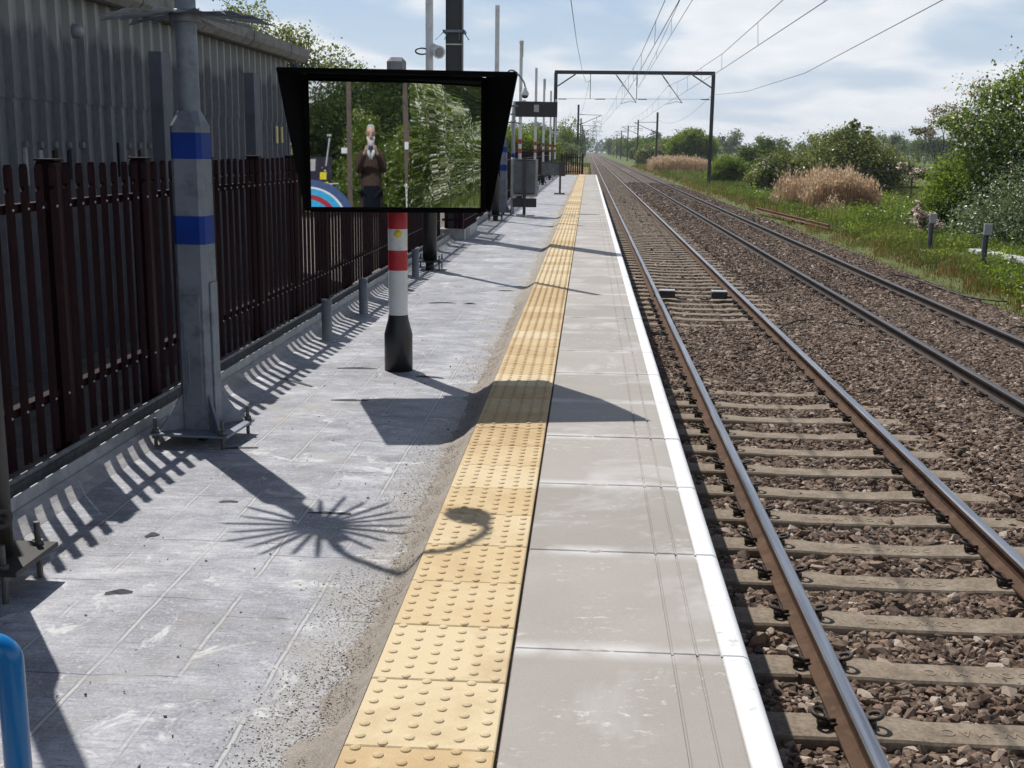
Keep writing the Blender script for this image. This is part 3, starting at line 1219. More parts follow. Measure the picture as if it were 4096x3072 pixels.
# ================================================================== SHED
def shed():
    XW = -4.5
    Y0, Y1 = -6.0, 17.35
    PIT = .2633
    wm, nt, b = _new('fibre_cement')
    tc = nt.nodes.new('ShaderNodeTexCoord')
    P = tc.outputs['Object']
    sep = nt.nodes.new('ShaderNodeSeparateXYZ'); nt.links.new(P, sep.inputs[0])
    n1 = noise(nt, 1.4, 6, .65, vec=P, stretch=(1, 1.5, .45))
    n2 = noise(nt, 30, 5, .7, vec=P, stretch=(1, 1, .35))
    c = ramp(nt, n1, [(.3, (.125, .130, .150)), (.7, (.215, .223, .245))])
    c = mixc(nt, .35, c, ramp(nt, n2, [(.3, (.065, .065, .072)), (.7, (.27, .272, .28))]))
    # grime below a ragged line that hangs a different length on every rib; cleaner sheet above
    drip = noise(nt, 2.2, 3, .6, vec=P, stretch=(1, 3.4, .001))
    lim = mth(nt, 'ADD', 2.02, mth(nt, 'MULTIPLY', drip, .85))
    clean = nt.nodes.new('ShaderNodeMapRange')
    clean.inputs['From Min'].default_value = -.05; clean.inputs['From Max'].default_value = .05
    nt.links.new(mth(nt, 'SUBTRACT', sep.outputs['Z'], lim), clean.inputs['Value'])
    c = mixc(nt, mth(nt, 'MULTIPLY', clean.outputs[0], .75), c, (.37, .375, .375))
    nt.links.new(c, b.inputs['Base Color'])
    b.inputs['Roughness'].default_value = .85
    bump(nt, b, n2, .4, .004)
    t = thing('corrugated_shed', 'long grey corrugated shed with overhanging gutter behind the maroon fence', 'building', (0, 0, 0))

    def sheet(z0, z1, off, name):
        prof = [(0, 0), (.36, 0), (.42, .062), (.60, .062), (.66, 0), (1, 0)]
        ys, xs = [], []
        n = int((Y1 - Y0) / PIT)
        for k in range(n):
            for u, d in prof[:-1]:
                ys.append(Y0 + (k + u) * PIT); xs.append(XW + off + d)
        V, F = [], []
        for z in (z0, z1):
            V += [(x, y, z) for x, y in zip(xs, ys)]
        m = len(ys)
        F = [(i, i + 1, m + i + 1, m + i) for i in range(m - 1)]
        mb = MB(); mb.add(V, F)
        # sheet thickness shows at the bottom lap
        mb.add([(x, y, z0) for x, y in zip(xs, ys)] + [(x - .02, y, z0) for x, y in zip(xs, ys)], [(i, i + 1, m + i + 1, m + i) for i in range(m - 1)])
        return mb.build(name, wm, t, fix=False)
    sheet(-.35, 1.93, 0, 'wall_cladding')
    sheet(1.90, 2.80, .012, 'wall_cladding')
    m = MB()
    m.box((XW - 3.0, (Y0 + Y1) / 2, 1.15), (5.96, Y1 - Y0 - .1, 3.0))
    m.box((XW - .2, Y1 + .02, 1.15), (.44, .10, 3.05))
    m.build('end_wall', wm, t)
    # fascia, gutter and shallow roof
    m = MB()
    m.box((XW + .07, (Y0 + Y1) / 2, 2.860), (.03, Y1 - Y0 + .2, .15))
    m.build('fascia', pm('fascia_dark', (.10, .095, .095), .8, 0, .3, 8), t)
    gm = pm('gutter_cement', (.235, .225, .215), .85, 0, .3, 4, 40, .5, .008, col2=(.085, .08, .075))
    m = MB()
    pr = [(XW + .05, 2.960), (XW + .05, 2.860), (XW + .12, 2.795), (XW + .21, 2.795), (XW + .275, 2.860), (XW + .285, 2.975), (XW + .262, 2.975), (XW + .25, 2.880), (XW + .20, 2.825), (XW + .13, 2.825), (XW + .08, 2.870), (XW + .08, 2.960)]
    m.prism(pr, 'y', Y0, Y1 + .30)
    for k in range(13):
        y = Y0 + .6 + k * 1.83
        m.prism([(u + (.012 if u > XW + .2 else 0), v - .008) for u, v in pr[:6]], 'y', y, y + .09)
    m.build('gutter', gm, t)
    m = MB()
    m.prism([(XW + .18, 2.960), (XW - 3.2, 3.410), (XW - 3.2, 3.480), (XW + .18, 3.015)], 'y', Y0, Y1 + .25)
    m.build('roof', gm, t)
    m = MB(); m.smooth = True
    m.lathe([(.055, -.4), (.055, 2.74)], (XW + .16, Y1 - .12, 0), 12)
    m.build('downpipe', pm('pipe_grey', (.12, .125, .13), .6), t)
    # round bulkhead lamp
    m = MB(); m.smooth = True
    m.lathe([(.062, 0), (.062, .05), (.055, .075), (.03, .09), (.002, .094)], (XW + .055, 9.98, 2.50), 18, Matrix.Rotation(pi / 2, 3, 'Y'))
    m.build('wall_lamp', pm('lamp_glass', (.22, .22, .25), .3), t)
    # small vents, blanking strips and a reflective marker between the ribs
    vm = pm('vent_black', (.012, .012, .013), .7); wv = pm('vent_white', (.42, .43, .45), .6, 0, .2, 30, col2=(.1, .1, .12))
    for k, (y, z0, z1, w_, mm) in enumerate(((9.11, 1.22, 1.52, .09, wv), (9.35, 1.22, 1.5, .06, wv), (9.62, 1.25, 1.50, .08, vm), (9.90, 1.25, 1.5, .08, vm),
                                        (10.96, 1.25, 1.57, .05, vm), (11.22, 1.38, 1.45, .07, wv), (11.22, 1.25, 1.36, .06, vm), (11.48, 1.25, 1.5, .05, vm))):
        m = MB(); m.box((XW + .012, y, (z0 + z1) / 2), (.02, w_, z1 - z0)); m.build('vent', mm, t)
    m = MB()
    for k in range(5):
        m.box((XW + .02, 9.11 + k * .263, 1.545), (.03, .085, .05))
    for k in range(3):
        m.box((XW + .02, 11.22 + k * .263, 1.545), (.03, .085, .05))
    m.build('vent_head', pm('vent_lip', (.20, .20, .21), .7), t)
    ym = pm('marker_yellow', (.75, .66, .30), .4)
    m = MB()
    m.box((XW + .06, 16.5, 1.72), (.02, .07, .24)); m.box((XW + .06, 16.77, 1.72), (.02, .06, .22))
    m.build('marker_strip', ym, t)
    for y, zt, kk in ((9.74, 2.31, 'near'), (12.42, 2.31, 'far')):
        q = thing('steel_post', 'dark grey steel post standing between fence and shed, ' + ('just left of the blue banded pillar' if kk == 'near' else 'left of the mirror hood'), 'post', (-3.55, y, -.35))
        m = MB(); H = zt + .35
        m.box((0, 0, H / 2), (.012, .22, H)); m.box((-.05, -.11, H / 2), (.10, .012, H)); m.box((-.05, .11, H / 2), (.10, .012, H))
        m.build('column', pm('post_slate', (.095, .10, .125), .6, .2, .2, 6), q)
        m = MB(); m.box((-.03, 0, .008), (.2, .24, .016)); m.build('base_plate', pm('post_slate', (.11, .115, .135)), q)


shed()

# ================================================================== PILLARS WITH DOME CAMERAS
GALV = pm('galv_post', (.195, .22, .26), .55, .25, .2, 4, 60, .25, .003, col2=(.125, .14, .175), c2pos=(.48, .66))
BLUE = pm('blue_band', (.003, .034, .235), .5, 0, .22, 4, spec=.25, col2=(.03, .06, .20), c2pos=(.60, .78))
WHITE = pm('white_coat', (.66, .665, .67), .45, 0, .07, 5, col2=(.44, .42, .38), c2pos=(.54, .76))
BLACKP = pm('black_sleeve', (.016, .016, .018), .42, 0, .3, 8, col2=(.03, .028, .027))
REDP = pm('red_band', (.42, .018, .030), .5, 0, .16, 5, col2=(.33, .06, .06), c2pos=(.58, .78))
DARK = pm('dark_iron', (.030, .030, .034), .5, .3, .25, 10)
THREAD = pm('stud_steel', (.11, .105, .105), .5, .6, .3, 50)


def studs(t, half, z0, z1, zplate, r=.011):
    for sx in (-1, 1):
        for sy in (-1, 1):
            m = MB()
            m.lathe([(r, z0), (r, z1)], (sx * half, sy * half, 0), 8)
            for z in (zplate - .030, zplate + .006):
                m.lathe([(r * 1.9, z), (r * 1.9, z + .02)], (sx * half, sy * half, 0), 6)
            m.lathe([(r * 2.6, zplate + .001), (r * 2.6, zplate + .005)], (sx * half, sy * half, 0), 10)
            m.build('stud', THREAD, t)


def octo(h, c=.30):
    """square with cut corners, half size h"""
    k = h * (1 - c)
    return [(k, -h), (h, -k), (h, k), (k, h), (-k, h), (-h, k), (-h, -k), (-k, -h)]


def loft(m, rings):
    n = len(rings[0])
    vs = [p for r in rings for p in r]
    fs = []
    for i in range(len(rings) - 1):
        for k in range(n):
            fs.append((i * n + k, i * n + (k + 1) % n, (i + 1) * n + (k + 1) % n, (i + 1) * n + k))
    fs += [tuple(range(n))[::-1], tuple((len(rings) - 1) * n + k for k in range(n))]
    m.add(vs, fs)


def dome_arm(t, z, side, reach=.52, high=None):
    """swan neck and dome camera; side is the direction of the neck in plan"""
    m = MB(); m.smooth = True
    dx, dy = side
    ctrl = [(0, 2.46), (-.045, 2.60), (-.05, z - .25), (.0, z - .05), (.05, z + .13), (.12, z + .245), (.24, z + .235), (.37, z + .12), (reach - .03, z - .04), (reach, z - .16)]
    pts = []
    for i in range(len(ctrl) - 1):
        p0, p1 = ctrl[max(i - 1, 0)], ctrl[i]
        p2, p3 = ctrl[i + 1], ctrl[min(i + 2, len(ctrl) - 1)]
        for k in range(4):
            u = k / 4
            f = [.5 * (2 * p1[j] + (p2[j] - p0[j]) * u + (2 * p0[j] - 5 * p1[j] + 4 * p2[j] - p3[j]) * u * u + (3 * p1[j] - p0[j] - 3 * p2[j] + p3[j]) * u ** 3) for j in (0, 1)]
            pts.append((f[0] * dx, f[0] * dy, f[1]))
    pts.append((reach * dx, reach * dy, ctrl[-1][1]))
    m.tube(pts, .021, 10)
    m.build('swan_neck', GALV, t)
    m = MB(); m.smooth = True
    c = (reach * dx, reach * dy, z - .18)
    m.lathe([(.03, .02), (.045, -.0), (.05, -.05), (.085, -.09), (.098, -.14), (.098, -.17), (.09, -.178)], c, 20)
    d = m.build('dome_camera', WHITE, t)
    m = MB(); m.smooth = True
    m.lathe([(.084, -.172), (.08, -.205), (.06, -.235), (.03, -.25), (.002, -.254)], c, 20)
    m.build('dome_glass', pm('dome_glass', (.012, .012, .014), .08), d)


def pillar(label, loc, rz, group, neck=(1, 0), bands=((1.02, 1.175), (1.48, 1.62)), zn=3.08, plate=True):
    """galvanised eight-sided pillar that narrows to a tube, spiked collar, swan neck with dome camera"""
    t = thing('camera_pillar', label, 'pillar', (loc[0], loc[1], 0), rz, group)
    zp = -.02 + .0
    m = MB()
    cuts = [zp, bands[0][0], bands[0][1], bands[1][0], bands[1][1], 1.655]
    hs = lambda z: .087 + .004 * (1.6 - z) / 1.6
    for i in range(5):
        m.mi = 1 if i in (1, 3) else 0
        loft(m, [[(x, y, cuts[i]) for x, y in octo(hs(cuts[i]), .26)], [(x, y, cuts[i + 1]) for x, y in octo(hs(cuts[i + 1]), .26)]])
    m.mi = 0
    # pressed shoulder to the round tube
    n = 8
    tub = [(.060 * cos(pi * 2 * k / 8 - 3 * pi / 8 + .0), .060 * sin(pi * 2 * k / 8 - 3 * pi / 8)) for k in range(8)]
    loft(m, [[(x, y, 1.655) for x, y in octo(.087, .26)], [(x * 1.03, y * 1.03, 1.735) for x, y in tub]])
    m.build('column', [GALV, BLUE], t)
    m = MB(); m.smooth = True
    m.lathe([(.060, 1.70), (.059, 1.74), (.056, 2.30), (.056, 2.50), (.03, 2.53)], (0, 0, 0), 20)
    m.build('tube', GALV, t)
    # access door with hinge bar
    m = MB()
    m.box((.0, -.0925, .43), (.10, .006, .62), bev=.002)
    m.tube([(-.02, -.104, .25), (-.02, -.104, .43)], .004, 6)
    m.box((-.02, -.099, .255), (.014, .014, .012)); m.box((-.02, -.099, .425), (.014, .014, .012))
    d = m.build('door', GALV, t)
    m = MB(); m.box((.096, 0, .42), (.012, .09, .78), bev=.003); m.build('cable_cover', GALV, t)
    # collar of spikes
    m = MB(); m.smooth = True
    m.lathe([(.075, 2.195), (.085, 2.20), (.085, 2.245), (.064, 2.26)], (0, 0, 0), 20)
    col = m.build('spike_collar', GALV, t)
    m = MB()
    for k in range(22):
        a = 2 * pi * (k + .5) / 22
        L = .355 + .05 * (k % 2)
        u = Vector((cos(a), sin(a), 0)); v = Vector((-sin(a), cos(a), 0))
        z0, z1 = 2.240, 2.232 - .016 * (k % 2)
        w0 = .016
        p = [u * .07 - v * w0, u * .07 + v * w0, u * L + v * w0 * .7, u * (L + .05), u * L - v * w0 * .7]
        zz = [z0, z0, z1, z1 - .02, z1]
        vs = [(q.x, q.y, z) for q, z in zip(p, zz)] + [(q.x, q.y, z + .004) for q, z in zip(p, zz)]
        m.add(vs, [(0, 1, 2, 3, 4), (9, 8, 7, 6, 5)] + [(i, (i + 1) % 5, 5 + (i + 1) % 5, 5 + i) for i in range(5)])
    m.build('spike', GALV, col)['kind'] = 'stuff'
    dome_arm(t, zn, neck)
    if plate:
        m = MB()
        m.box((0, 0, zp - .006), (.46, .44, .014), bev=.003)
        m.build('base_plate', GALV, t)
        for k in range(4):
            m = MB()
            a = pi / 4 + k * pi / 2
            d = Vector((cos(a), sin(a)))
            vs = []
            for off in (-.006, .006):
                s = Vector((-d.y, d.x)) * off
                for r, z in ((.08, zp + .002), (.25, zp + .002), (.235, zp + .03), (.115, zp + .20), (.09, zp + .20)):
                    vs.append((d.x * r + s.x, d.y * r + s.y, z))
            m.add(vs, [(0, 1, 2, 3, 4), (9, 8, 7, 6, 5)] + [(i, (i + 1) % 5, 5 + (i + 1) % 5, 5 + i) for i in range(5)])
            m.build('gusset', GALV, t)
        studs(t, .195, ZL - .01, zp + .085, zp)
        m = MB(); m.smooth = True
        m.lathe([(.03, ZL - .02), (.03, zp)], (0, 0, 0), 10)
        m.build('cable_duct', BLACKP, t)
    return t


G1 = 'blue banded pillars'
pillar('galvanised pillar with two blue bands and a spiked collar, in front of the shed', (-2.165, 6.27), radians(-4), G1, neck=(.93, .37))
pillar('galvanised blue banded dome camera pillar, half hidden by the black mirror hood', (-2.17, 29.9), radians(2), G1, neck=(1, 0), zn=3.26)

# ================================================================== PLATFORM MIRROR
MC = (-1.40, 8.22)
MA = radians(10.376)


def mirror():
    # local frame: x along the glass, y away from the viewer, z up; rotated so the glass looks back at the camera
    t = thing('platform_mirror', 'large rectangular mirror under a black hood on a red and white banded post', 'mirror', (MC[0], MC[1], 0), MA)
    x0, x1, zb, zt = -.560, .640, 1.137, 2.020
    # the glass: a thin, slightly buckled sheet
    nx, ny = 90, 66
    u = np.linspace(0, 1, nx); v = np.linspace(0, 1, ny)
    U, Vv = np.meshgrid(u, v)
    X = x0 + (x1 - x0) * U; Z = zb + (zt - zb) * Vv
    d = .021 * (Z - 1.60) ** 2 * np.clip(U * 2.4 - 1.38, 0, 1)
    d += .00005 * np.sin(2 * pi * X / .16 + 3 * Vv) * np.clip(U * 1.6 - .45, 0, 1)
    d += .000016 * np.sin(2 * pi * X / .062 + 5 * Vv) * np.clip(U * 1.6 - .5, 0, 1)
    d += .0004 * np.exp(-((U - 1.05) / .10) ** 2) * np.sin(2 * pi * Vv * 2.2)
    d += .010 * np.clip(.22 - U, 0, 1) ** 2 * (Vv - .5)
    V = np.stack([X.ravel(), d.ravel(), Z.ravel()], 1)
    i = np.arange(ny - 1)[:, None] * nx + np.arange(nx - 1)[None]
    F = np.stack([i, i + 1, i + nx + 1, i + nx], -1).reshape(-1, 4)
    gm, nt, b = _new('mirror_glass')
    b.inputs['Base Color'].default_value = (.80, .82, .84, 1)
    b.inputs['Metallic'].default_value = 1.0
    b.inputs['Roughness'].default_value = .012
    np_mesh('glass', V, F, gm, t, smooth=True)
    hm = pm('hood_black', (.0035, .0035, .0038), .85, 0, .2, 6, spec=.04)
    # frame round the glass and closed back box
    m = MB()
    f = .035
    m.box(((x0 + x1) / 2, .0, zb - f / 2 - .001), (x1 - x0 + .02, .05, f), bev=.004)
    m.box(((x0 + x1) / 2, .03, zt + .02), (x1 - x0 + .02, .06, .03), bev=.004)
    m.box((x0 - .02, .02, (zb + zt) / 2), (.038, .06, zt - zb + .05))
    m.box((x1 + .02, .02, (zb + zt) / 2), (.038, .06, zt - zb + .05))
    m.box(((x0 + x1) / 2, .075, (zb + zt) / 2), (x1 - x0 + .08, .05, zt - zb + .06), bev=.01)
    m.build('frame', hm, t)
    # hood: flat roof reaching forward, two splayed cheeks
    th = .006
    TL, TR = Vector((-.735, -.5, 2.050)), Vector((.834, -.5, 2.038))
    bl, br = Vector((x0 - .038, .05, 2.052)), Vector((x1 + .038, .05, 2.052))
    lb, rb = Vector((-.600, -.02, 1.105)), Vector((.705, -.02, 1.108))
    m = MB()

    def slab(pts, n):
        n = n.normalized() * th
        k = len(pts)
        m.add([tuple(p) for p in pts] + [tuple(p + n) for p in pts], [tuple(range(k))[::-1], tuple(range(k, 2 * k))] + [(i, (i + 1) % k, k + (i + 1) % k, k + i) for i in range(k)])
    slab([TL, TR, br, bl], Vector((0, 0, 1)))
    m.build('hood_roof', hm, t)
    m = MB()
    slab([TL, bl, Vector((x0 - .038, .05, zb)), lb], Vector((-1, -.2, 0)))
    m.build('hood_cheek', hm, t)
    m = MB()
    slab([TR, br, Vector((x1 + .038, .05, zb)), rb], Vector((1, -.2, 0)))
    m.build('hood_cheek', hm, t)
    m = MB(); m.box(((TL.x + TR.x) / 2, -.5, 2.042), (TR.x - TL.x, .012, .03)); m.build('hood_lip', hm, t)
    # clamp box on the post above the hood and brackets behind the glass
    R = Matrix.Rotation(-MA, 3, 'Z')
    pc = R @ Vector((-1.40 - MC[0], 8.505 - MC[1], 0))
    m = MB()
    m.box((pc.x, pc.y, 2.11), (.138, .14, .16), bev=.03)
    m.build('clamp', pm('clamp_grey', (.33, .32, .32), .5), t)
    m = MB()
    for z in (1.3, 1.85):
        m.box((pc.x, (pc.y + .1) / 2 + .01, z), (.30, pc.y - .1, .05))
    m.build('bracket', DARK, t)
    # banded post
    seg = [(.30, .661, 0), (.661, .810, 1), (.810, .967, 0), (.967, 1.119, 1), (1.119, 2.05, 0)]
    m = MB(); m.smooth = True
    s = 1.0
    for a, b_, k in seg:
        m.mi = k
        m.lathe([(.0715, a * s), (.0715, b_ * s)], (pc.x, pc.y, 0), 24, caps=False)
    m.build('post', [WHITE, REDP], t)
    m = MB(); m.smooth = True
    m.lathe([(.106, ZL - .01), (.106, .178), (.102, .196), (.078, .288), (.0740, .315), (.0740, .326)], (pc.x, pc.y, 0), 28)
    m.build('sleeve', BLACKP, t)
    m = MB(); m.smooth = True
    m.lathe([(.028, 0), (.028, .002)], (pc.x + .0, pc.y - .0725, .935), 16, Matrix.Rotation(pi / 2, 3, 'X'))
    m.build('sticker', pm('sticker_yellow', (.72, .62, .03), .5, 0, .1, 60, col2=(.5, .42, .02)), t)


mirror()


# ================================================================== WHITE POLES WITH LOUDSPEAKERS
SPK_FACE = pm('grille_grey', (.30, .30, .315), .6, 0, .1, 60)


def speaker(t, z, yaw, side=.09):
    """projector loudspeaker on a bracket with its black cable loop"""
    M_ = Matrix.Rotation(yaw, 3, 'Z') @ Matrix.Rotation(radians(105), 3, 'X')
    c = Vector((side, -.05, z))
    m = MB(); m.smooth = True
    m.lathe([(.045, -.13), (.068, -.12), (.075, -.09), (.078, .10), (.084, .11), (.084, .13), (.078, .133)], c, 22, M_)
    m.smooth = False
    m.box((side * .45, -.02, z), (abs(side) * .9, .05, .09))
    sp = m.build('loudspeaker', WHITE, t)
    m = MB(); m.smooth = True
    m.lathe([(.074, .128), (.06, .1335), (.03, .1345), (.001, .135)], c, 22, M_)
    m.build('grille', SPK_FACE, sp)
    m = MB(); m.smooth = True
    pts = []
    for k in range(13):
        a = radians(-150 + 300 * k / 12)
        pts.append((-.10 - .085 * cos(a), -.02, z - .01 + .040 * sin(a)))
    pts = [(-.02, -.03, z - .045)] + pts + [(-.02, -.03, z + .035)]
    m.tube(pts, .011, 8)
    m.build('cable', BLACKP, t)


def white_pole(label, x, y, ztop, zs, yaw, cap=False, blackbase=True, lean=0.0, flip=1, r=.052):
    t = thing('loudspeaker_pole', label, 'pole', (x, y, 0), 0, 'white poles with loudspeakers')
    t.rotation_euler = (0, radians(-lean), 0)
    cuts = [(.98, 1.44, 0), (1.44, 1.59, 1), (1.59, 1.735, 0), (1.735, 1.885, 1), (1.885, ztop, 0)]
    m = MB(); m.smooth = True
    for a, b, k in cuts:
        m.mi = k
        m.lathe([(r, a), (r, b)], (0, 0, 0), 18, caps=False)
    m.mi = 0; m.smooth = False
    m.lathe([(r, ztop - .001), (r, ztop)], (0, 0, 0), 18)
    m.build('pole', [WHITE, REDP], t)
    m = MB(); m.smooth = True
    m.lathe([(.100, ZL + .14), (.100, .82), (.094, .86), (.062, .97), (.056, 1.0)], (0, 0, 0), 22)
    m.build('sleeve', BLACKP, t)
    m = MB(); m.box((0, 0, ZL + .125), (.36, .36, .018), bev=.003)
    m.smooth = True
    m.lathe([(.06, ZL - .02), (.06, ZL + .12)], (0, 0, 0), 14)
    m.build('base_plate', DARK, t)
    studs(t, .15, ZL - .01, ZL + .21, ZL + .125, .010)
    speaker(t, zs, yaw, .10 * flip)
    if cap:
        m = MB()
        m.box((.01, -.02, ztop + .06), (.13, .16, .15), bev=.03)
        m.box((.05, -.04, ztop - .20), (.04, .05, .36))
        m.build('sensor_box', pm('box_cream', (.55, .53, .50), .5), t)
    return t


white_pole('tall white pole rising behind the mirror hood with a loudspeaker and cable loop', -2.17, 15.9, 5.3, 2.84, radians(25))
white_pole('plain topped white pole behind the right cheek of the mirror hood', -2.17, 27.4, 4.78, 2.75, radians(25), lean=.0)
white_pole('white pole with a boxed top behind the swan neck camera', -2.20, 37.4, 4.78, 3.0, radians(-160), cap=True)
white_pole('plain white pole with loudspeaker seen under the middle of the sign board', -2.20, 48.0, 4.80, 2.60, radians(20))
white_pole('white pole with a small box on top, right of the middle of the sign', -2.20, 56.5, 4.75, 2.62, radians(50), cap=True)
white_pole('slim far white pole second from the end of the row', -2.20, 66.4, 4.82, 2.55, radians(35))
white_pole('farthest white pole of the row, in front of the gantry leg', -2.16, 74.6, 4.70, 2.5, radians(20))


# ================================================================== DARK MAST AND OTHER POSTS
def dark_mast():
    t = thing('dark_mast', 'tall dark square mast with a spiked anti-climb bracket, standing inside the fence recess', 'mast', (-2.52, 21.9, 0))
    mm = pm('mast_paint', (.030, .031, .036), .55, .1, .2, 3, col2=(.045, .046, .05))
    m = MB()
    m.box((0, 0, 3.4), (.275, .26, 7.4), bev=.01)
    m.box((.143, 0, 3.4), (.012, .29, 7.4)); m.box((-.143, 0, 3.4), (.012, .29, 7.4))
    m.build('column', mm, t)
    m = MB()
    z = 3.66
    m.box((0, -.165, z), (.40, .03, .045)); m.box((0, .165, z), (.40, .03, .045))
    for sx in (-1, 1):
        m.box((sx * .185, 0, z), (.03, .36, .045))
    b = m.build('anti_climb_bracket', GALV, t)
    m = MB()
    for x0_, x1_ in ((-.17, -.32), (-.19, -.31), (-.11, -.15), (.11, .12), (.17, .30), (.19, .29)):
        m.tube([(x0_, -.18, z - .01), (x1_, -.30, z - .165)], .007, 5)
    m.build('spike', GALV, b)['kind'] = 'stuff'
    m = MB(); m.box((0, -.136, 3.43), (.292, .03, .022)); m.build('strap', pm('strap_pale', (.55, .55, .40), .5), t)
    m = MB(); m.box((0, 0, -.1), (.55, .55, .35)); m.build('foot_block', pm('mortar', (.30, .29, .29)), t)


dark_mast()


def left_pole():
    t = thing('dark_pole', 'black round pole on a bolted base plate, cut by the left picture edge', 'pole', (-2.222, 3.97, 0))
    bp = pm('black_brown_coat', (.020, .018, .014), .45, 0, .3, 6, spec=.4)
    m = MB(); m.smooth = True
    m.lathe([(.098, ZL + .13), (.098, 1.05), (.09, 1.09), (.062, 1.2), (.058, 1.24)], (0, 0, 0), 24)
    m.build('sleeve', bp, t)
    m = MB(); m.smooth = True
    for a, b, k in [(1.2, 1.44, 0), (1.44, 1.59, 1), (1.59, 1.735, 0), (1.735, 1.885, 1), (1.885, 4.9, 0)]:
        m.mi = k; m.lathe([(.054, a), (.054, b)], (0, 0, 0), 18, caps=False)
    m.build('pole', [WHITE, REDP], t)
    m = MB(); m.box((0, 0, ZL + .125), (.40, .34, .02), bev=.003); m.build('base_plate', bp, t)
    studs(t, .135, ZL - .01, ZL + .225, ZL + .125, .012)
    m = MB(); m.smooth = True
    m.lathe([(.045, 0), (.045, .03), (.02, .032), (.018, .012)], (.083, -.055, .20), 14, Matrix.Rotation(radians(60), 3, 'Z') @ Matrix.Rotation(pi / 2, 3, 'X'))
    m.build('lug', bp, t)


left_pole()


def stub(label, x, y, h, r=.045):
    t = thing('pipe_stub', label, 'pipe', (x, y, ZL), 0, 'grey pipe stubs along the kerb')
    mt = pm('pvc_grey', (.155, .17, .19), .5, 0, .15, 8)
    m = MB(); m.smooth = True
    m.lathe([(r, -.02), (r, h), (r * .86, h), (r * .86, h - .05)], (0, 0, 0), 20, caps=False)
    m.smooth = False
    m.lathe([(r * .87, h - .05), (r * .87, h - .049)], (0, 0, 0), 20)
    m.build('pipe', mt, t)
    m = MB(); m.smooth = True
    m.lathe([(r + .035, -.001), (r + .03, .006), (r, .016)], (0, 0, 0), 18)
    m.build('collar', pm('mortar', (.30, .29, .29)), t)


stub('nearest grey pipe stub, standing by the kerb left of the mirror post', -2.23, 9.75, .365)
stub('grey pipe stub between its nearer twin and the banded mirror post', -2.22, 11.35, .37)
stub('farthest grey pipe stub, right behind the mirror post and by the black pole foot', -2.215, 14.85, .365, .047)


# name board on two grey posts, seen from behind
def name_board():
    t = thing('name_board', 'dark back of a wide station name board on a grey post', 'sign', (-1.97, 30.5, 0))
    bd = pm('board_back', (.040, .034, .036), .7, 0, .15, 5)
    m = MB()
    m.box((.585, 0, 2.58), (1.09, .03, .385), bev=.004)
    m.build('board', bd, t)
    m = MB(); m.box((.59, -.019, 2.605), (.128, .008, .182)); m.build('label', pm('label_white', (.40, .41, .40), .6), t)
    m = MB(); m.smooth = True
    m.lathe([(.050, 1.46), (.050, 2.78)], (0, 0, 0), 16)
    m.lathe([(.066, 2.26), (.072, 2.28), (.066, 2.30)], (0, 0, 0), 16)
    m.mi = 1; m.lathe([(.052, 1.36), (.052, 1.46)], (0, 0, 0), 16)
    m.mi = 0; m.lathe([(.052, ZL), (.052, 1.36)], (0, 0, 0), 16)
    m.build('post', [pm('post_light_grey', (.36, .375, .39), .5, .1, .1, 6), BLUE], t)
    m = MB()
    m.box((-.01, -.055, 2.66), (.26, .016, .05)); m.box((-.01, -.055, 2.45), (.14, .016, .04))
    m.build('clamp', GALV, t)
    m = MB(); m.box((.10, .035, 2.77), (1.2, .03, .02)); m.build('top_rail', pm('rail_blue', (.05, .12, .35), .5), t)


name_board()


def back_board(label, x, y, parts, post, foot):
    t = thing('notice_board', label, 'sign', (x, y, 0))
    pm_ = pm('old_post', (.055, .045, .045), .7, 0, .25, 8)
    for nm, (a, b, c, d), dep, dy, mt in parts:
        m = MB(); m.box(((a + b) / 2, dy, (c + d) / 2), (b - a, dep, d - c), bev=.012 if dep > .03 else .003); m.build(nm, mt, t)
    m = MB(); m.box((0, -.055, (post + ZL) / 2), (.075, .06, post - ZL), bev=.004); m.build('post', pm_, t)
    for (a, b, c, d) in foot:
        m = MB()
        m.box(((a + b) / 2, (c + d) / 2, ZL + .02), (b - a, d - c, .045), bev=.004)
        m.build('foot', pm('foot_pale', (.42, .42, .41), .7) if len(foot) > 1 else pm('foot_brown', (.10, .07, .055), .8), t)
    return t


OLDGREY = pm('weathered_grey', (.115, .122, .128), .7, .1, .35, 5, col2=(.30, .30, .28), c2pos=(.6, .8))
back_board('weathered grey back of a tall notice board with a small dark plate below it', -1.60, 29.4,
           [('backing_sheet', (-.355, .33, .40, 1.325), .012, .03, pm('sheet_pale', (.37, .37, .35), .7, 0, .2, 5)),
            ('board', (-.275, .27, .47, 1.315), .06, -.005, OLDGREY),
            ('clip_bar', (-.22, .22, 1.285, 1.315), .03, -.045, DARK),
            ('lower_bar', (-.25, .24, .455, .485), .03, -.045, DARK),
            ('lower_plate', (-.30, .305, .13, .35), .03, -.0, pm('plate_dark', (.045, .042, .04), .7, 0, .2, 6))], 1.36,
           [(-.20, .02, -.22, -.12), (.06, .26, -.06, .06), (-.22, -.02, .2, .3)])
back_board('low weathered grey back of a wide notice board on a single post, farther off', -1.08, 45.0,
           [('board', (-.72, .0, .60, 1.09), .05, 0, OLDGREY), ('board_end', (-.0, .20, .58, 1.10), .055, 0, pm('plate_green', (.050, .053, .048), .7, 0, .25, 6)),
            ('top_bar', (-.74, .21, 1.06, 1.11), .07, -.002, DARK)], 1.13,
           [(-.22, .18, -.14, .1)])


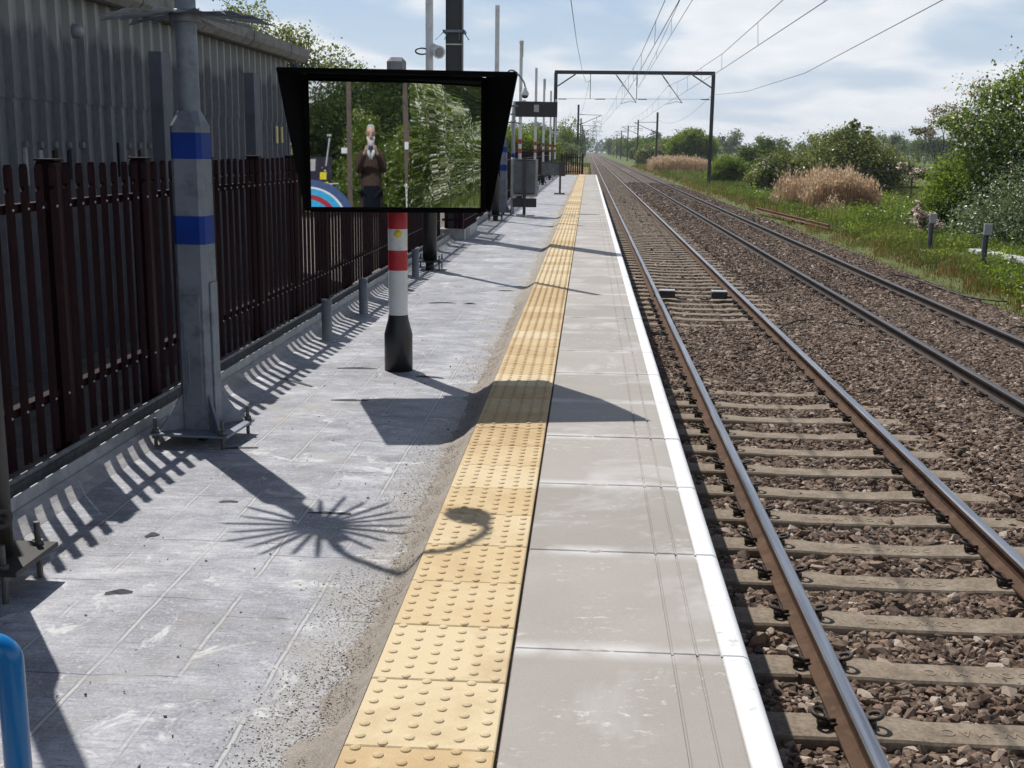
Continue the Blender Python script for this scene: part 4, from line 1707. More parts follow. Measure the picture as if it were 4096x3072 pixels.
# ================================================================== BLUE HAND HOOP, LOW LEFT
def hoop():
    t = thing('handrail_hoop', 'glossy bright blue tubular handrail hoop standing at the picture corner', 'handrail', (-.872, 1.6, 0))
    mt = pm('gloss_blue', (.003, .155, .42), .22, 0, .08, 6)
    m = MB(); m.smooth = True
    r = .0205
    zt, rb = .792, .026
    pts = [(0, 0, ZL - .02), (0, 0, zt - rb)]
    for k in range(1, 9):
        a = radians(90 * k / 8)
        pts.append((-rb + rb * cos(a), 0, zt - rb + rb * sin(a)))
    pts += [(-.52, 0, zt)]
    for k in range(1, 9):
        a = radians(90 * k / 8)
        pts.append((-.52 - rb * sin(a), 0, zt - rb + rb * cos(a)))
    pts += [(-.52 - rb, 0, ZL - .02)]
    m.tube(pts, r, 18)
    m.build('tube', mt, t)
    for x in (0, -.554):
        m = MB(); m.smooth = True
        m.lathe([(.05, ZL), (.05, ZL + .006), (.023, ZL + .008)], (x, 0, 0), 18)
        m.build('flange', mt, t)


hoop()


# torn felt scraps, cracks of lifted edges, slivers of old mortar
def scraps():
    dk = pm('felt_scrap', (.035, .035, .042), .8, 0, .3, 30)
    m = MB()
    for (x, y, L, a, h) in ((-1.84, 4.62, .06, .9, .010), (-1.72, 3.97, .10, .25, .012), (-1.80, 3.35, .03, .4, .008), (-1.66, 5.12, .09, .1, .006),
                            (-2.05, 7.95, .42, -.75, .010), (-1.72, 8.52, .30, .04, .010), (-1.25, 12.35, .16, .05, .020), (-1.55, 12.4, .3, .02, .012),
                            (-1.13, 8.25, .22, -.25, .012), (-.95, 13.6, .2, .1, .014), (-1.55, 7.4, .25, .05, .006), (-1.9, 6.1, .2, .2, .006), (-1.15, 5.0, .2, .02, .005)):
        n = 6
        vs = []
        for k in range(n):
            u = (k / (n - 1) - .5) * L
            zz = ZL + .002 + h * sin(pi * k / (n - 1)) * (0.6 + .4 * random.random())
            wd = .006 + .012 * random.random()
            px, py = x + u * cos(a), y + u * sin(a)
            vs += [(px - wd * sin(a), py + wd * cos(a), zz), (px + wd * sin(a), py - wd * cos(a), ZL + .0015)]
        m.add(vs, [(2 * i, 2 * i + 1, 2 * i + 3, 2 * i + 2) for i in range(n - 1)])
    tag(m.build('debris', dk, fix=False), kind='stuff')


scraps()

# ================================================================== VEGETATION
LEAF_MID = leafmat('leaf_mid', [(0, (0.0350, 0.0591, 0.0119)), (.5, (0.0971, 0.1444, 0.0267)), (1, (0.2039, 0.2348, 0.0520))], flower=(.78, .76, .68))
LEAF_FRESH = leafmat('leaf_fresh', [(0, (0.0478, 0.0819, 0.0130)), (.5, (0.1196, 0.1706, 0.0260)), (1, (0.2093, 0.2389, 0.0520))], flower=(.78, .76, .68))
LEAF_DARK = leafmat('leaf_dark', [(0, (0.0172, 0.0330, 0.0088)), (.5, (0.0483, 0.0760, 0.0175)), (1, (0.1000, 0.1289, 0.0300))], flower=(.78, .76, .68))
LEAF_OLIVE = leafmat('leaf_olive', [(0, (0.0461, 0.0608, 0.0156)), (.5, (0.1184, 0.1409, 0.0416)), (1, (0.2137, 0.2242, 0.0780))], flower=(.72, .70, .64))
LEAF_GREY = leafmat('leaf_greygreen', [(0, (0.0440, 0.0627, 0.0300)), (.5, (0.1045, 0.1400, 0.0650)), (1, (0.1815, 0.2128, 0.1150))], flower=(.78, .76, .68))
LEAF_PINK = leafmat('leaf_may', [(0, (0.0208, 0.0416, 0.0130)), (.5, (0.0585, 0.0975, 0.0286)), (1, (0.1170, 0.1495, 0.0546))], flower=(.60, .49, .47))
BARK = pm('bark', (.075, .062, .050), .9, 0, .35, 9, 40, .6, .01)


def leaves(centers, rad, n_each, size, r, squash=.75, aspect=.62, tint_c=None, flower=0.0, shine=0.0, flower_up=False):
    """leaf quads in clumps; returns verts, faces, tints"""
    nc = len(centers)
    N = nc * n_each
    C = np.repeat(centers, n_each, 0)
    off = r.normal(size=(N, 3)) * np.repeat(rad, n_each)[:, None] * np.array([1, 1, squash])
    P = C + off
    nrm = r.normal(size=(N, 3)) + np.array([0, 0, .7])
    nrm /= np.linalg.norm(nrm, axis=1)[:, None]
    a = r.normal(size=(N, 3)); a -= nrm * (a * nrm).sum(1)[:, None]
    a /= np.linalg.norm(a, axis=1)[:, None]
    b = np.cross(nrm, a)
    s = size * r.lognormal(0, .3, N)
    a = a * s[:, None] * .5; b = b * s[:, None] * .5 * aspect
    bend = nrm * s[:, None] * .12
    V = np.stack([P - a, P + b * 1.0 + bend, P + a, P - b + bend], 1).reshape(-1, 3)
    F = np.arange(N * 4).reshape(-1, 4)
    t = .5 + np.repeat(r.normal(0, .20, nc) if tint_c is None else tint_c, n_each) + r.normal(0, .14, N)
    t = np.clip(t, 0, 1)
    if flower:
        fc = np.repeat(np.clip(r.normal(flower, flower * .9, nc), 0, .9), n_each)
        t = np.where(r.random(N) < fc, 2.0, t)
    return V, F, t


def blob_centers(blobs, per, r, shell=.40):
    C = []; R = []
    for (cx, cy, cz, rx, ry, rz, wgt) in blobs:
        n = max(3, int(per * wgt))
        d = r.normal(size=(n, 3)); d /= np.linalg.norm(d, axis=1)[:, None]
        rr = r.random(n) ** shell
        # uneven outline: a few random bulges
        lob = 1.0
        for k in range(5):
            q = r.normal(size=3); q /= np.linalg.norm(q)
            lob = lob + .22 * np.clip(d @ q - .4, 0, 1) * r.uniform(-1, 1.3)
        p = d * (rr * lob)[:, None] * np.array([rx, ry, rz]) + np.array([cx, cy, cz])
        C.append(p); R.append(np.full(n, (rx * ry * rz) ** (1 / 3) * .13))
    return np.concatenate(C), np.concatenate(R)


def plant(name, label, cat, loc, blobs, mat, nleaf, size, seed, group=None, trunk=(.0, .12), limbs=6, per=60, floor=.0, flower=0.0, shell=.40, twigs=0, aspect=.62):
    """tree or bush in local coordinates: trunk with limbs, and a crown of loose leaf clumps"""
    r = np.random.default_rng(seed)
    t = thing(name, label, cat, loc, 0, group)
    C, R = blob_centers(blobs, per, r, shell)
    ok = C[:, 2] > floor
    C, R = C[ok], R[ok]
    n_each = max(3, nleaf // len(C))
    V, F, T = leaves(C, R * 1.25, n_each, size, r, flower=flower, aspect=aspect)
    keep = V.reshape(-1, 4, 3)[:, :, 2].min(1) > floor - .25
    V = V.reshape(-1, 4, 3)[keep].reshape(-1, 3); T = T[keep]; F = np.arange(len(V)).reshape(-1, 4)
    cr = np_mesh('crown', V, F, mat, t, tint=T)
    m = MB(); m.smooth = True
    bx = np.mean([b[0] for b in blobs]); by = np.mean([b[1] for b in blobs])
    zc = np.mean([b[2] for b in blobs])
    h, rt = trunk
    h = h if h else zc * .75
    m.tube([(bx * .2, by * .2, -.25), (bx * .4 + .05, by * .4, h * .5), (bx * .6, by * .6 + .04, h)], [rt, rt * .8, rt * .65], 8)
    for k in range(limbs):
        p = Vector(C[r.integers(len(C))])
        a = Vector((bx * .5, by * .5, h * r.uniform(.45, 1.0)))
        mid = a.lerp(p, .5) + Vector((r.normal() * .1, r.normal() * .1, abs(p.z - a.z) * .12))
        m.tube([a, mid, p], [rt * .5, rt * .3, rt * .08], 5)
    m.build('trunk', BARK, t, fix=False)
    return t


def px(x, Y, yoff=0.0):
    """world X of something at view column fraction, kept as plain numbers below"""
    return x


# --- right side, near: the big hawthorn at the picture edge
plant('hawthorn_tree', 'tall flowering hawthorn at the right edge behind the two grey marker posts', 'tree', (15.3, 42.5, -1.3),
      [(.3, 0, 3.6, 2.6, 2.6, 2.6, 1.5), (1.6, .3, 4.7, 2.0, 2.0, 1.9, .9), (-1.3, -.2, 3.5, 1.3, 1.5, 1.3, .5), (0, .2, 5.2, 1.1, 1.2, 1.0, .35), (1.0, .2, 6.0, .7, .8, .7, .16),
       (-2.3, .0, 3.9, .8, .8, .5, .14), (-1.1, 0, 4.8, .55, .6, .5, .12)],
      LEAF_MID, 36000, .10, 11, per=300, flower=.09, limbs=26, trunk=(2.2, .16), shell=.55)
plant('hawthorn_bush', 'dense grey green bush filling the right edge below the tall hawthorn', 'bush', (13.7, 37.5, -1.3),
      [(.6, 0, .9, 2.3, 2.0, 1.9, 1.2), (2.2, .4, 1.3, 1.9, 2.0, 2.2, 1.0), (-1.0, .4, .6, 1.2, 1.4, 1.1, .4)],
      LEAF_GREY, 30000, .085, 12, per=190, flower=.05, limbs=14, trunk=(.8, .08), shell=.5)
plant('elder_bush', 'mid green bush with low reaching branches, left of the tall hawthorn', 'bush', (13.25, 43.0, -1.3),
      [(0, 0, 1.5, 1.2, 1.4, 1.3, 1), (.9, .3, 1.9, 1.3, 1.3, 1.4, .8), (-.4, 0, .7, 1.0, 1.2, .8, .5)],
      LEAF_FRESH, 20000, .10, 13, per=150, flower=.01, limbs=12, trunk=(.9, .07), shell=.55)
plant('blossom_bush', 'small bush thick with pinkish white blossom in front of the hawthorn', 'bush', (11.75, 41.5, -1.3),
      [(0, 0, .55, .45, .5, .5, 1), (.5, .1, .35, .5, .5, .35, .7), (-.25, 0, .95, .25, .3, .35, .4)],
      LEAF_PINK, 2600, .075, 14, per=60, flower=.62, limbs=10, trunk=(.4, .03), shell=.6)
plant('blossom_branch_bush', 'loose bush with pale pink blossom sprays above the field rail, left of the hawthorn', 'bush', (13.9, 46.5, -1.3),
      [(-.9, 0, 2.15, .75, .4, .22, 1), (.1, .2, 1.9, .6, .5, .3, .6), (-1.6, .0, 2.4, .3, .3, .16, .3), (0, .3, 4.3, .9, .5, .55, .9), (-.9, .3, 3.75, .6, .4, .25, .5), (1.3, .3, 5.2, 1.0, .5, .6, .7)],
      LEAF_PINK, 6500, .085, 15, per=100, flower=.42, limbs=30, trunk=(1.7, .05), shell=.7)
# --- the broad hawthorn mound behind the reeds
plant('hawthorn_bush', 'broad rounded bush rising behind the front bed of dry reeds', 'bush', (17.6, 82, -1.35),
      [(0, 0, 2.2, 3.2, 3.2, 2.1, 1.3), (-2.3, -.5, 1.5, 2.6, 2.6, 1.6, .9), (2.2, -.5, 1.7, 2.4, 2.6, 1.7, .9), (.2, 0, 3.6, 1.7, 1.7, 1.0, .5), (-4.2, -1, .9, 1.6, 1.8, 1.2, .5), (.5, 0, 4.7, .35, .4, .5, .05), (1.4, 0, 4.5, .25, .3, .4, .03)],
      LEAF_OLIVE, 52000, .15, 16, per=290, flower=.02, limbs=18, trunk=(1.4, .14), shell=.42)
plant('may_bush', 'pale flowering bush on the left flank of the broad rounded bush', 'bush', (11.9, 80, -1.3),
      [(0, 0, 1.1, 1.3, 1.3, 1.3, 1), (1.2, .2, 1.7, 1.1, 1.2, 1.2, .7)], LEAF_OLIVE, 9000, .14, 17, per=90, flower=.05, limbs=8, trunk=(.8, .06))
plant('dark_bush', 'dark green round bush left of the broad rounded bush', 'bush', (22.0, 150, -1.35),
      [(0, 0, 2.3, 2.8, 2.8, 2.2, 1), (1.5, 0, 1.7, 2.4, 2.4, 1.7, .7), (-1.6, 0, 1.4, 1.6, 1.8, 1.4, .4)], LEAF_DARK, 15000, .26, 18, per=120, limbs=8, trunk=(1.4, .15))
plant('young_willow', 'bright green shrub beside the right leg of the overhead gantry', 'bush', (13.0, 110, -1.25),
      [(0, 0, 1.2, 1.5, 1.6, 1.4, 1), (1.4, 0, 1.0, 1.4, 1.4, 1.1, .7), (-1.0, 0, .7, 1.1, 1.2, .8, .5)], LEAF_FRESH, 14000, .17, 19, per=110, limbs=8, trunk=(.8, .06))
plant('low_bush', 'low dull green scrub at the foot of the bright shrub by the gantry', 'bush', (13.3, 88, -1.25),
      [(0, 0, .5, 1.3, 1.5, .8, 1), (1.7, .5, .6, 1.2, 1.5, .9, .8)], LEAF_MID, 9000, .14, 20, per=90, limbs=6, trunk=(.5, .05), flower=.02)
plant('willow_tree', 'light green rounded tree behind the far bed of dry reeds', 'tree', (16.9, 196, -1.3),
      [(0, 0, 3.6, 3.2, 3.2, 2.9, 1.3), (2.2, 0, 3.0, 2.2, 2.4, 2.4, .7), (-2.2, 0, 3.0, 2.0, 2.2, 2.3, .7), (0, 0, 5.2, 1.8, 1.9, 1.5, .4)],
      LEAF_FRESH, 30000, .26, 21, per=200, limbs=10, trunk=(2.4, .2))
plant('dark_bush', 'dark green mound between the light green tree and the railway masts', 'bush', (13.2, 240, -1.3),
      [(0, 0, 2.0, 3.4, 3.0, 2.4, 1), (-2, 0, 1.4, 2, 2, 1.8, .6)], LEAF_OLIVE, 9000, .32, 22, per=90, limbs=5, trunk=(1.2, .15), flower=.05)

# --- trees and scrub lining the railway far off, right
specs = [(15, 268, 4.6, 'dark'), (20, 300, 6.2, 'mid'), (26, 285, 6.8, 'mid'), (14.5, 330, 4.5, 'olive'), (22, 350, 8.2, 'mid'), (29, 345, 8.0, 'dark'), (15.5, 400, 6.0, 'mid'),
         (23, 430, 9.8, 'dark'), (32, 420, 9.5, 'mid'), (17, 490, 8, 'olive'), (24, 540, 10, 'mid'), (17, 600, 9, 'mid'), (20, 720, 11, 'dark'), (18, 860, 12, 'mid'), (22, 1020, 13, 'mid')]
LM = {'dark': LEAF_DARK, 'mid': LEAF_MID, 'olive': LEAF_OLIVE, 'fresh': LEAF_FRESH, 'grey': LEAF_GREY}


def far_tree(label, x, y, h, kind, wd=.42, seed=0, n=2400, group='distant trees beside the line', z0=-1.3, name='tree', gap=.45):
    r = np.random.default_rng(seed)
    bl = []
    for k in range(6):
        bl.append((r.normal() * h * wd * .45, r.normal() * h * .2, h * r.uniform(.38, .80), h * wd * r.uniform(.42, .7), h * wd * .55, h * r.uniform(.17, .27), 1))
    bl.append((0, 0, h * .3, h * wd * .9, h * wd * .7, h * .26, 1.2))
    return plant(name, label, 'tree', (x, y, z0), bl, LM[kind], n, max(.16, y * .0013), seed, group, per=40, limbs=5, trunk=(h * .45, h * .03), shell=gap)


for k, (x, y, h, kd) in enumerate(specs):
    far_tree('distant leafy tree in the belt right of the railway', x, y, h, kd, .5, 100 + k, 3800 if y < 450 else 2000, 'tree belt right of the railway')
for k in range(13):
    y = 300 + 62 * k
    far_tree('distant leafy tree in the belt right of the railway', 15.2 + .004 * y + rng.normal() * .6, y, 5.2 + .004 * y + rng.normal() * .8, ['mid', 'dark', 'olive'][k % 3], .55, 500 + k, 2600, 'tree belt right of the railway', gap=.4)
for k in range(7):
    y = 300 + 90 * k
    far_tree('distant leafy tree in the belt left of the railway', -6.8 - .004 * y + rng.normal() * .6, y, 5.5 + .004 * y, ['mid', 'dark', 'olive'][k % 3], .5, 530 + k, 2200, 'tree belt left of the railway', gap=.4)
# open row of field trees on the skyline right of the gantry
for k in range(26):
    u = k / 25
    X = 48 + 150 * u + rng.normal() * 2.5
    Y = 455 - 35 * u + rng.normal() * 12
    h = 10.5 + rng.normal() * 1.3 - (1.5 if 17 < k else 0)
    if k in (18, 19, 20, 22): h -= 3
    far_tree('field tree in the open skyline row beyond the meadow', X, Y, h, ['mid', 'dark', 'grey', 'mid'][k % 4], .36, 200 + k, 1700, 'skyline row of field trees', z0=-1.4, gap=.7)
far_tree('round dark tree alone on the skyline left of the hawthorn', 96, 330, 8.6, 'dark', .62, 260, 5200, None, -1.4)
far_tree('thin grey tree pair on the skyline left of the lone dark tree', 86, 345, 10.0, 'grey', .34, 261, 2600, None, -1.4, gap=.8)


def field_hedge():
    r = np.random.default_rng(77)
    n = 520
    x = r.uniform(34, 190, n); y = 300 + .18 * (x - 30) + r.normal(0, 1.2, n); z = -1.4 + 3.6 * r.random(n) ** .7
    V, F, T = leaves(np.stack([x, y, z], 1), np.full(n, .8), 14, .5, r)
    t = thing('field_hedge', 'long dark hedge across the far side of the meadow', 'hedge', (0, 0, 0))
    np_mesh('foliage', V, F, LEAF_DARK, t, tint=T)
    m = MB()
    for k in range(60):
        xx = 35 + k * 2.6
        m.box((xx, 300 + .18 * (xx - 30), -.9), (.12, .12, 1.4))
    m.build('stems', BARK, t, fix=False)['kind'] = 'stuff'


field_hedge()

# --- left of the railway beyond the platform
for k, (x, y, h, kd, nm) in enumerate([(-5.6, 88, 4.6, 'fresh', 'bright leafy bush crowding the fence behind the name board'), (-3.9, 90, 4.4, 'mid', 'green bush behind the far white poles and fence'),
                                       (-7.8, 92, 5.2, 'mid', 'taller green bush behind the tall notice board'), (-9.8, 86, 4.6, 'fresh', 'green bush behind the right cheek of the mirror hood')]):
    far_tree(nm, x, y, h, kd, .55, 300 + k, 9500, None, -1.2, 'bush')
for k, (x, y, h, kd, nm) in enumerate([(-4.2, 150, 4.6, 'grey', 'grey green willow scrub beyond the spiked end fence'), (-7.5, 148, 5.0, 'grey', 'grey green willow scrub left of the end fence'),
                                       (-5.2, 232, 9.6, 'mid', 'tall rounded tree left of the first lineside mast'), (-11.5, 225, 8.2, 'grey', 'pale feathery tree left of the tall rounded tree'),
                                       (-6.0, 330, 9, 'dark', 'dark tree far down the left side of the line'), (-7.0, 430, 9, 'mid', 'tree far down the left side, partly behind masts'),
                                       (-8.0, 600, 10, 'dark', 'small far tree close to the vanishing point, left'), (-10, 800, 12, 'dark', 'farthest tree left of the line')]):
    far_tree(nm, x, y, h, kd, .48, 320 + k, 5200 if y < 300 else 2200, None, -1.2, 'tree' if h > 6 else 'bush')


def horizon_wood():
    r = np.random.default_rng(5)
    n = 1500
    x = r.uniform(-260, 460, n); y = 1480 + r.normal(0, 18, n)
    z = -1 + 17 * r.random(n) ** .8 * (.75 + .25 * np.sin(x * .02))
    V, F, T = leaves(np.stack([x, y, z], 1), np.full(n, 3.0), 9, 3.2, r)
    tag(np_mesh('distant_forest', V, F, LEAF_DARK, tint=T), 'dark distant wood closing the horizon', kind='stuff')


horizon_wood()

# --- trees behind the shed
plant('conifer', 'dark bushy conifer showing over the shed roof behind the spiked collar', 'tree', (-10.6, 27.5, -.5),
      [(0, 0, 4.9, .95, .95, 1.25, 1), (-.35, 0, 6.2, .42, .45, .85, .4), (.65, 0, 4.2, .75, .8, .9, .6), (-1.1, 0, 4.5, .8, .8, 1.0, .6)], LEAF_FRESH, 11000, .10, 41, per=110, limbs=10, trunk=(4.0, .12))
plant('spring_tree', 'sparse grey spring tree with thin leaf, taller one behind the shed end', 'tree', (-13.6, 46, -.6),
      [(0, 0, 6.6, 1.15, 1.1, 1.55, 1), (-.9, 0, 5.2, 1.2, 1.1, 1.1, .7), (1.2, 0, 5.4, 1.2, 1.2, 1.3, .8)], LEAF_OLIVE, 5200, .12, 42, per=130, limbs=60, trunk=(4.6, .12), shell=.6, flower=.03)
plant('spring_tree', 'sparse spring tree behind the mirror hood, its twigs spreading', 'tree', (-11.4, 47, -.6),
      [(-.5, 0, 5.7, 1.3, 1.2, 1.3, 1), (.9, 0, 5.0, 1.3, 1.2, 1.3, .9), (-1.8, 0, 4.9, 1.0, 1.0, 1.2, .6)], LEAF_OLIVE, 6400, .12, 43, per=150, limbs=70, trunk=(3.6, .12), shell=.6, flower=.02)
plant('spring_tree', 'lower fresh green tree between shed end and clamp box of the mirror', 'tree', (-9.3, 48, -.6),
      [(-.4, 0, 4.2, 1.5, 1.2, 1.3, 1), (1.0, 0, 3.8, 1.2, 1.2, 1.0, .6)], LEAF_FRESH, 5600, .12, 44, per=110, limbs=40, trunk=(2.8, .1), shell=.55)
plant('spring_tree', 'small thin tree just left of the clamp box above the mirror hood', 'tree', (-7.3, 49, -.6),
      [(0, 0, 3.7, .9, .9, .9, 1), (.9, 0, 3.5, .6, .6, .7, .4)], LEAF_OLIVE, 1900, .11, 45, per=60, limbs=30, trunk=(2.6, .07), shell=.6)


plant('yard_bush', 'low green bush behind the shed end, left of the mirror hood', 'bush', (-8.2, 33, -.5),
      [(0, 0, 1.2, 1.6, 1.2, 1.4, 1), (1.6, .5, 1.0, 1.2, 1.2, 1.2, .7), (-1.6, 0, 1.4, 1.4, 1.2, 1.3, .7)], LEAF_MID, 9000, .11, 46, per=90, limbs=8, trunk=(1, .06))


# --- grass verge
GRASS = leafmat('grass_blade', [(0, (.034, .047, .010)), (.45, (.078, .105, .022)), (.8, (.125, .150, .038)), (1, (.21, .18, .075))], .40, .5, flower=(.16, .065, .030))


def blades(name, x, y, z, h, wd, tint, mat, lean=.35):
    N = len(x)
    r = np.random.default_rng(N)
    a = r.uniform(0, 2 * pi, N)
    dx, dy = np.cos(a), np.sin(a)
    b = r.uniform(0, 2 * pi, N)
    L = np.abs(r.normal(0, lean, N)) * h
    base = np.stack([x, y, z], 1)
    w2 = np.stack([dx * wd / 2, dy * wd / 2, np.zeros(N)], 1)
    ln = np.stack([np.cos(b) * L, np.sin(b) * L, np.zeros(N)], 1)
    up = np.stack([np.zeros(N), np.zeros(N), h], 1)
    V = np.stack([base - w2, base + w2, base + w2 * .7 + up * .6 + ln * .35, base - w2 * .7 + up * .6 + ln * .35, base + up + ln], 1).reshape(-1, 3)
    i = (np.arange(N) * 5)[:, None]
    F4 = np.concatenate([i + np.array([[0, 1, 2, 3]]), i + np.array([[3, 2, 4, 4]])], 0)
    # the tip as a real triangle: quads with a doubled corner are avoided
    Fa = (i + np.array([[0, 1, 2]])); Fb = (i + np.array([[0, 2, 3]])); Fc = (i + np.array([[3, 2, 4]]))
    F = np.concatenate([Fa, Fb, Fc], 0)
    T = np.concatenate([tint, tint, tint])
    return np_mesh(name, V, F, mat, tint=T)


def verge():
    r = np.random.default_rng(9)
    for (n, y0, y1, h, wd) in ((68000, 17, 48, .17, .016), (50000, 48, 110, .24, .035), (26000, 110, 230, .30, .08)):
        y = y0 + (y1 - y0) * r.random(n)
        xmax = np.minimum(.40 * y + 1.2, 30)
        x = 7.9 + (xmax - 7.9) * r.random(n) ** 1.15
        ok = (xmax > 8.2)
        patch = lump(x, y, 3.4, 51)
        edge = 8.55 + .5 * lump(x * 0, y, 2.2, 52)
        ok &= (x > edge - .5) & ((x > edge) | (r.random(n) < .35))
        # keep the concrete troughing clear
        dxs = x - (11.05 - .08 * (y - 30))
        ok &= ~((dxs < .28) & (dxs > -.9 + .5 * lump(x, y, .7, 58)) & (y < 33.4) & (y > 20))
        x, y, patch, edge = x[ok], y[ok], patch[ok], edge[ok]
        hh = h * r.lognormal(0, .35, len(x)) * (1 + .6 * patch) * np.clip((x - edge + .9) / 1.2, .3, 1)
        t = np.clip(.45 + .7 * patch + r.normal(0, .16, len(x)), 0, 1)
        dead = r.random(len(x)) < np.clip(.66 - (x - edge) / 1.4 + .8 * lump(x, y, 1.5, 53), .03, .8)
        t = np.where(dead & (r.random(len(x)) < .6), 2.0, np.where(dead, .98, t))
        tag(blades('grass', x, y, zgr(x) - .02, hh, np.full(len(x), wd), t, GRASS), kind='stuff')
    # left side, past the platform end
    n = 9000
    y = 80 + 160 * r.random(n) ** 1.3; x = -3.8 + 4.1 * r.random(n)
    t = np.clip(.45 + .6 * lump(x, y, 4, 54) + r.normal(0, .2, n), 0, 1)
    tag(blades('grass', x, y, np.full(n, -1.16), .3 * r.lognormal(0, .3, n) + .0, np.full(n, .07), t, GRASS), kind='stuff')


verge()


def weeds():
    """broad leaved weeds and brambles in the verge"""
    r = np.random.default_rng(31)
    n = 330
    y = 22 + 62 * r.random(n); x = 9.0 + (np.minimum(.36 * y, 20) - 8.6) * r.random(n)
    C = np.stack([x, y, zgr(x) + .10 + .16 * r.random(n)], 1)
    V, F, T = leaves(C, np.full(n, .24), 60, .075, r, squash=.4, flower=.004)
    tag(np_mesh('weeds', V, F, LEAF_FRESH, tint=T), kind='stuff')
    n = 240
    y = 44 + 34 * r.random(n); x = 10.5 + 6.5 * r.random(n)
    keep = ~((x > 10.4) & (x < 15) & (y > 52) & (y < 60)); x, y = x[keep], y[keep]; n = len(x)
    C = np.stack([x, y, zgr(x) + .15 + .4 * r.random(n) * np.clip((x - 9.5) / 4, .3, 1)], 1)
    V, F, T = leaves(C, np.full(n, .38), 70, .10, r, squash=.5, flower=.01)
    tag(np_mesh('undergrowth', V, F, LEAF_MID, tint=T), kind='stuff')


weeds()

REED = leafmat('dry_reed', [(0, (.12, .080, .050)), (.5, (.29, .205, .130)), (1, (.48, .375, .265))], .45, .7, flower=(.42, .30, .19))


def reeds(label, xs, ys, n, h, wd, seed, z0=-1.3, shape=None):
    r = np.random.default_rng(seed)
    x = r.uniform(*xs, n); y = r.uniform(*ys, n)
    u = (x - xs[0]) / (xs[1] - xs[0])
    env = np.clip(np.sin(pi * np.clip(u, 0.02, .98)) ** .45, .2, 1) if shape is None else np.interp(u, *shape)
    hh = h * env * (1 + .30 * lump(x * 1.6, y, 1.2, seed)) * (1 + r.normal(0, .17, n))
    N = n
    b = r.uniform(0, 2 * pi, N); L = np.abs(r.normal(0, .07, N)) * hh
    a = r.uniform(0, 2 * pi, N)
    w2 = np.stack([np.cos(a) * wd / 2, np.sin(a) * wd / 2, np.zeros(N)], 1)
    base = np.stack([x, y, np.full(N, z0)], 1)
    ln = np.stack([np.cos(b) * L, np.sin(b) * L, hh], 1)
    tip = base + ln
    V1 = np.stack([base - w2, base + w2, tip + w2 * .6, tip - w2 * .6], 1)
    t1 = np.clip(.42 + .25 * lump(x, y, .8, seed + 1) + r.normal(0, .16, N), 0, 1)
    # plumes and dry leaves
    d = np.stack([np.cos(b), np.sin(b), np.full(N, .35)], 1)
    pl = .36 * h / 2
    V2 = np.stack([tip - w2, tip + w2 * 3 + d * pl * .35 * np.array([1, 1, .6]), tip + d * pl * np.array([.55, .55, 1.6]), tip - w2 * 3 + d * pl * .5 * np.array([.6, .6, 1])], 1)
    t2 = np.clip(.78 + r.normal(0, .15, N), 0, 1)
    q = r.random(N)[:, None] * .7 + .2
    mid = base + ln * q
    d3 = r.normal(size=(N, 3)) * np.array([1, 1, .6]) + np.array([0, 0, .4]); d3 /= np.linalg.norm(d3, axis=1)[:, None]
    V3 = np.stack([mid, mid + d3 * .2 * h / 2 + w2, mid + d3 * .42 * h / 2, mid + d3 * .2 * h / 2 - w2], 1)
    t3 = np.clip(.40 + r.normal(0, .2, N), 0, 1)
    V = np.concatenate([V1, V2, V3]).reshape(-1, 3)
    F = np.arange(len(V)).reshape(-1, 4)
    o = np_mesh('reeds', V, F, REED, tint=np.concatenate([t1, t2, t3]))
    return tag(o, label, kind='stuff')


reeds('front bed of dry brown reeds', (10.9, 14.6), (59, 66), 6000, 1.50, .020, 61, -1.3, ([0, .12, .3, .45, .75, .95, 1], [.45, .72, .95, 1.0, .95, .75, .45]))
reeds('thin straggling reeds left of the front bed', (9.9, 11.4), (61, 64.5), 420, 1.45, .022, 65, -1.25)
reeds('far bed of dry brown reeds', (8.9, 18.5), (166, 182), 5500, 1.65, .05, 62, -1.3, ([0, .1, .4, .8, 1], [.7, .92, 1, .85, .5]))
reeds('pale dead stems at the foot of the front reeds', (10.6, 11.7), (53, 55), 110, .75, .02, 63, -1.25)
reeds('dry grass strip left of the end fence', (-3.4, -.1), (92, 112), 1800, 1.25, .03, 64, -1.2, ([0, 1], [1, .7]))

# ================================================================== LINESIDE THINGS
def marker_post(label, x, y, h):
    t = thing('marker_post', label, 'post', (x, y, -1.13), radians(-6), 'grey lineside posts')
    mt = pm('post_slate', (.11, .115, .135))
    m = MB()
    m.box((0, 0, h / 2), (.10, .09, h), bev=.004)
    m.build('post', mt, t)
    m = MB()
    m.box((.035, -.06, h - .13), (.175, .11, .27), bev=.01)
    m.build('box', pm('box_grey', (.30, .31, .325), .5, 0, .1, 8), t)
    m = MB(); m.smooth = True
    m.tube([(.05, -.05, h - .27), (.05, -.06, h - .42), (.045, -.06, .35), (.06, -.07, .14), (.16, -.14, .0)], .02, 8)
    m.build('cable', BLACKP, t)
    m = MB(); m.box((-.02, 0, -.005), (.36, .26, .06)); m.build('base_plate', pm('base_white', (.55, .55, .53), .6), t)


marker_post('grey post with a pale box, farther one, standing in open grass', 9.71, 33.5, 1.06)
marker_post('grey post with a pale box beside the end of the concrete troughing', 9.56, 28.5, 1.08)


def troughing():
    t = thing('cable_troughing', 'pale concrete cable troughing lids lying in the grass by the nearer grey post', 'troughing', (10.8, 33, -1.07))
    mt = pm('trough_lid', (.46, .455, .44), .85, 0, .15, 5, 30, .4, .004)
    for k in range(11):
        m = MB()
        y = -k * 1.0
        m.box((.08 * (k + .5), y - .5, .03 + .006 * ((k * 7) % 3)), (.46, .985, .09), rz=-.08 * .9, bev=.006)
        m.build('lid', mt, t)


troughing()


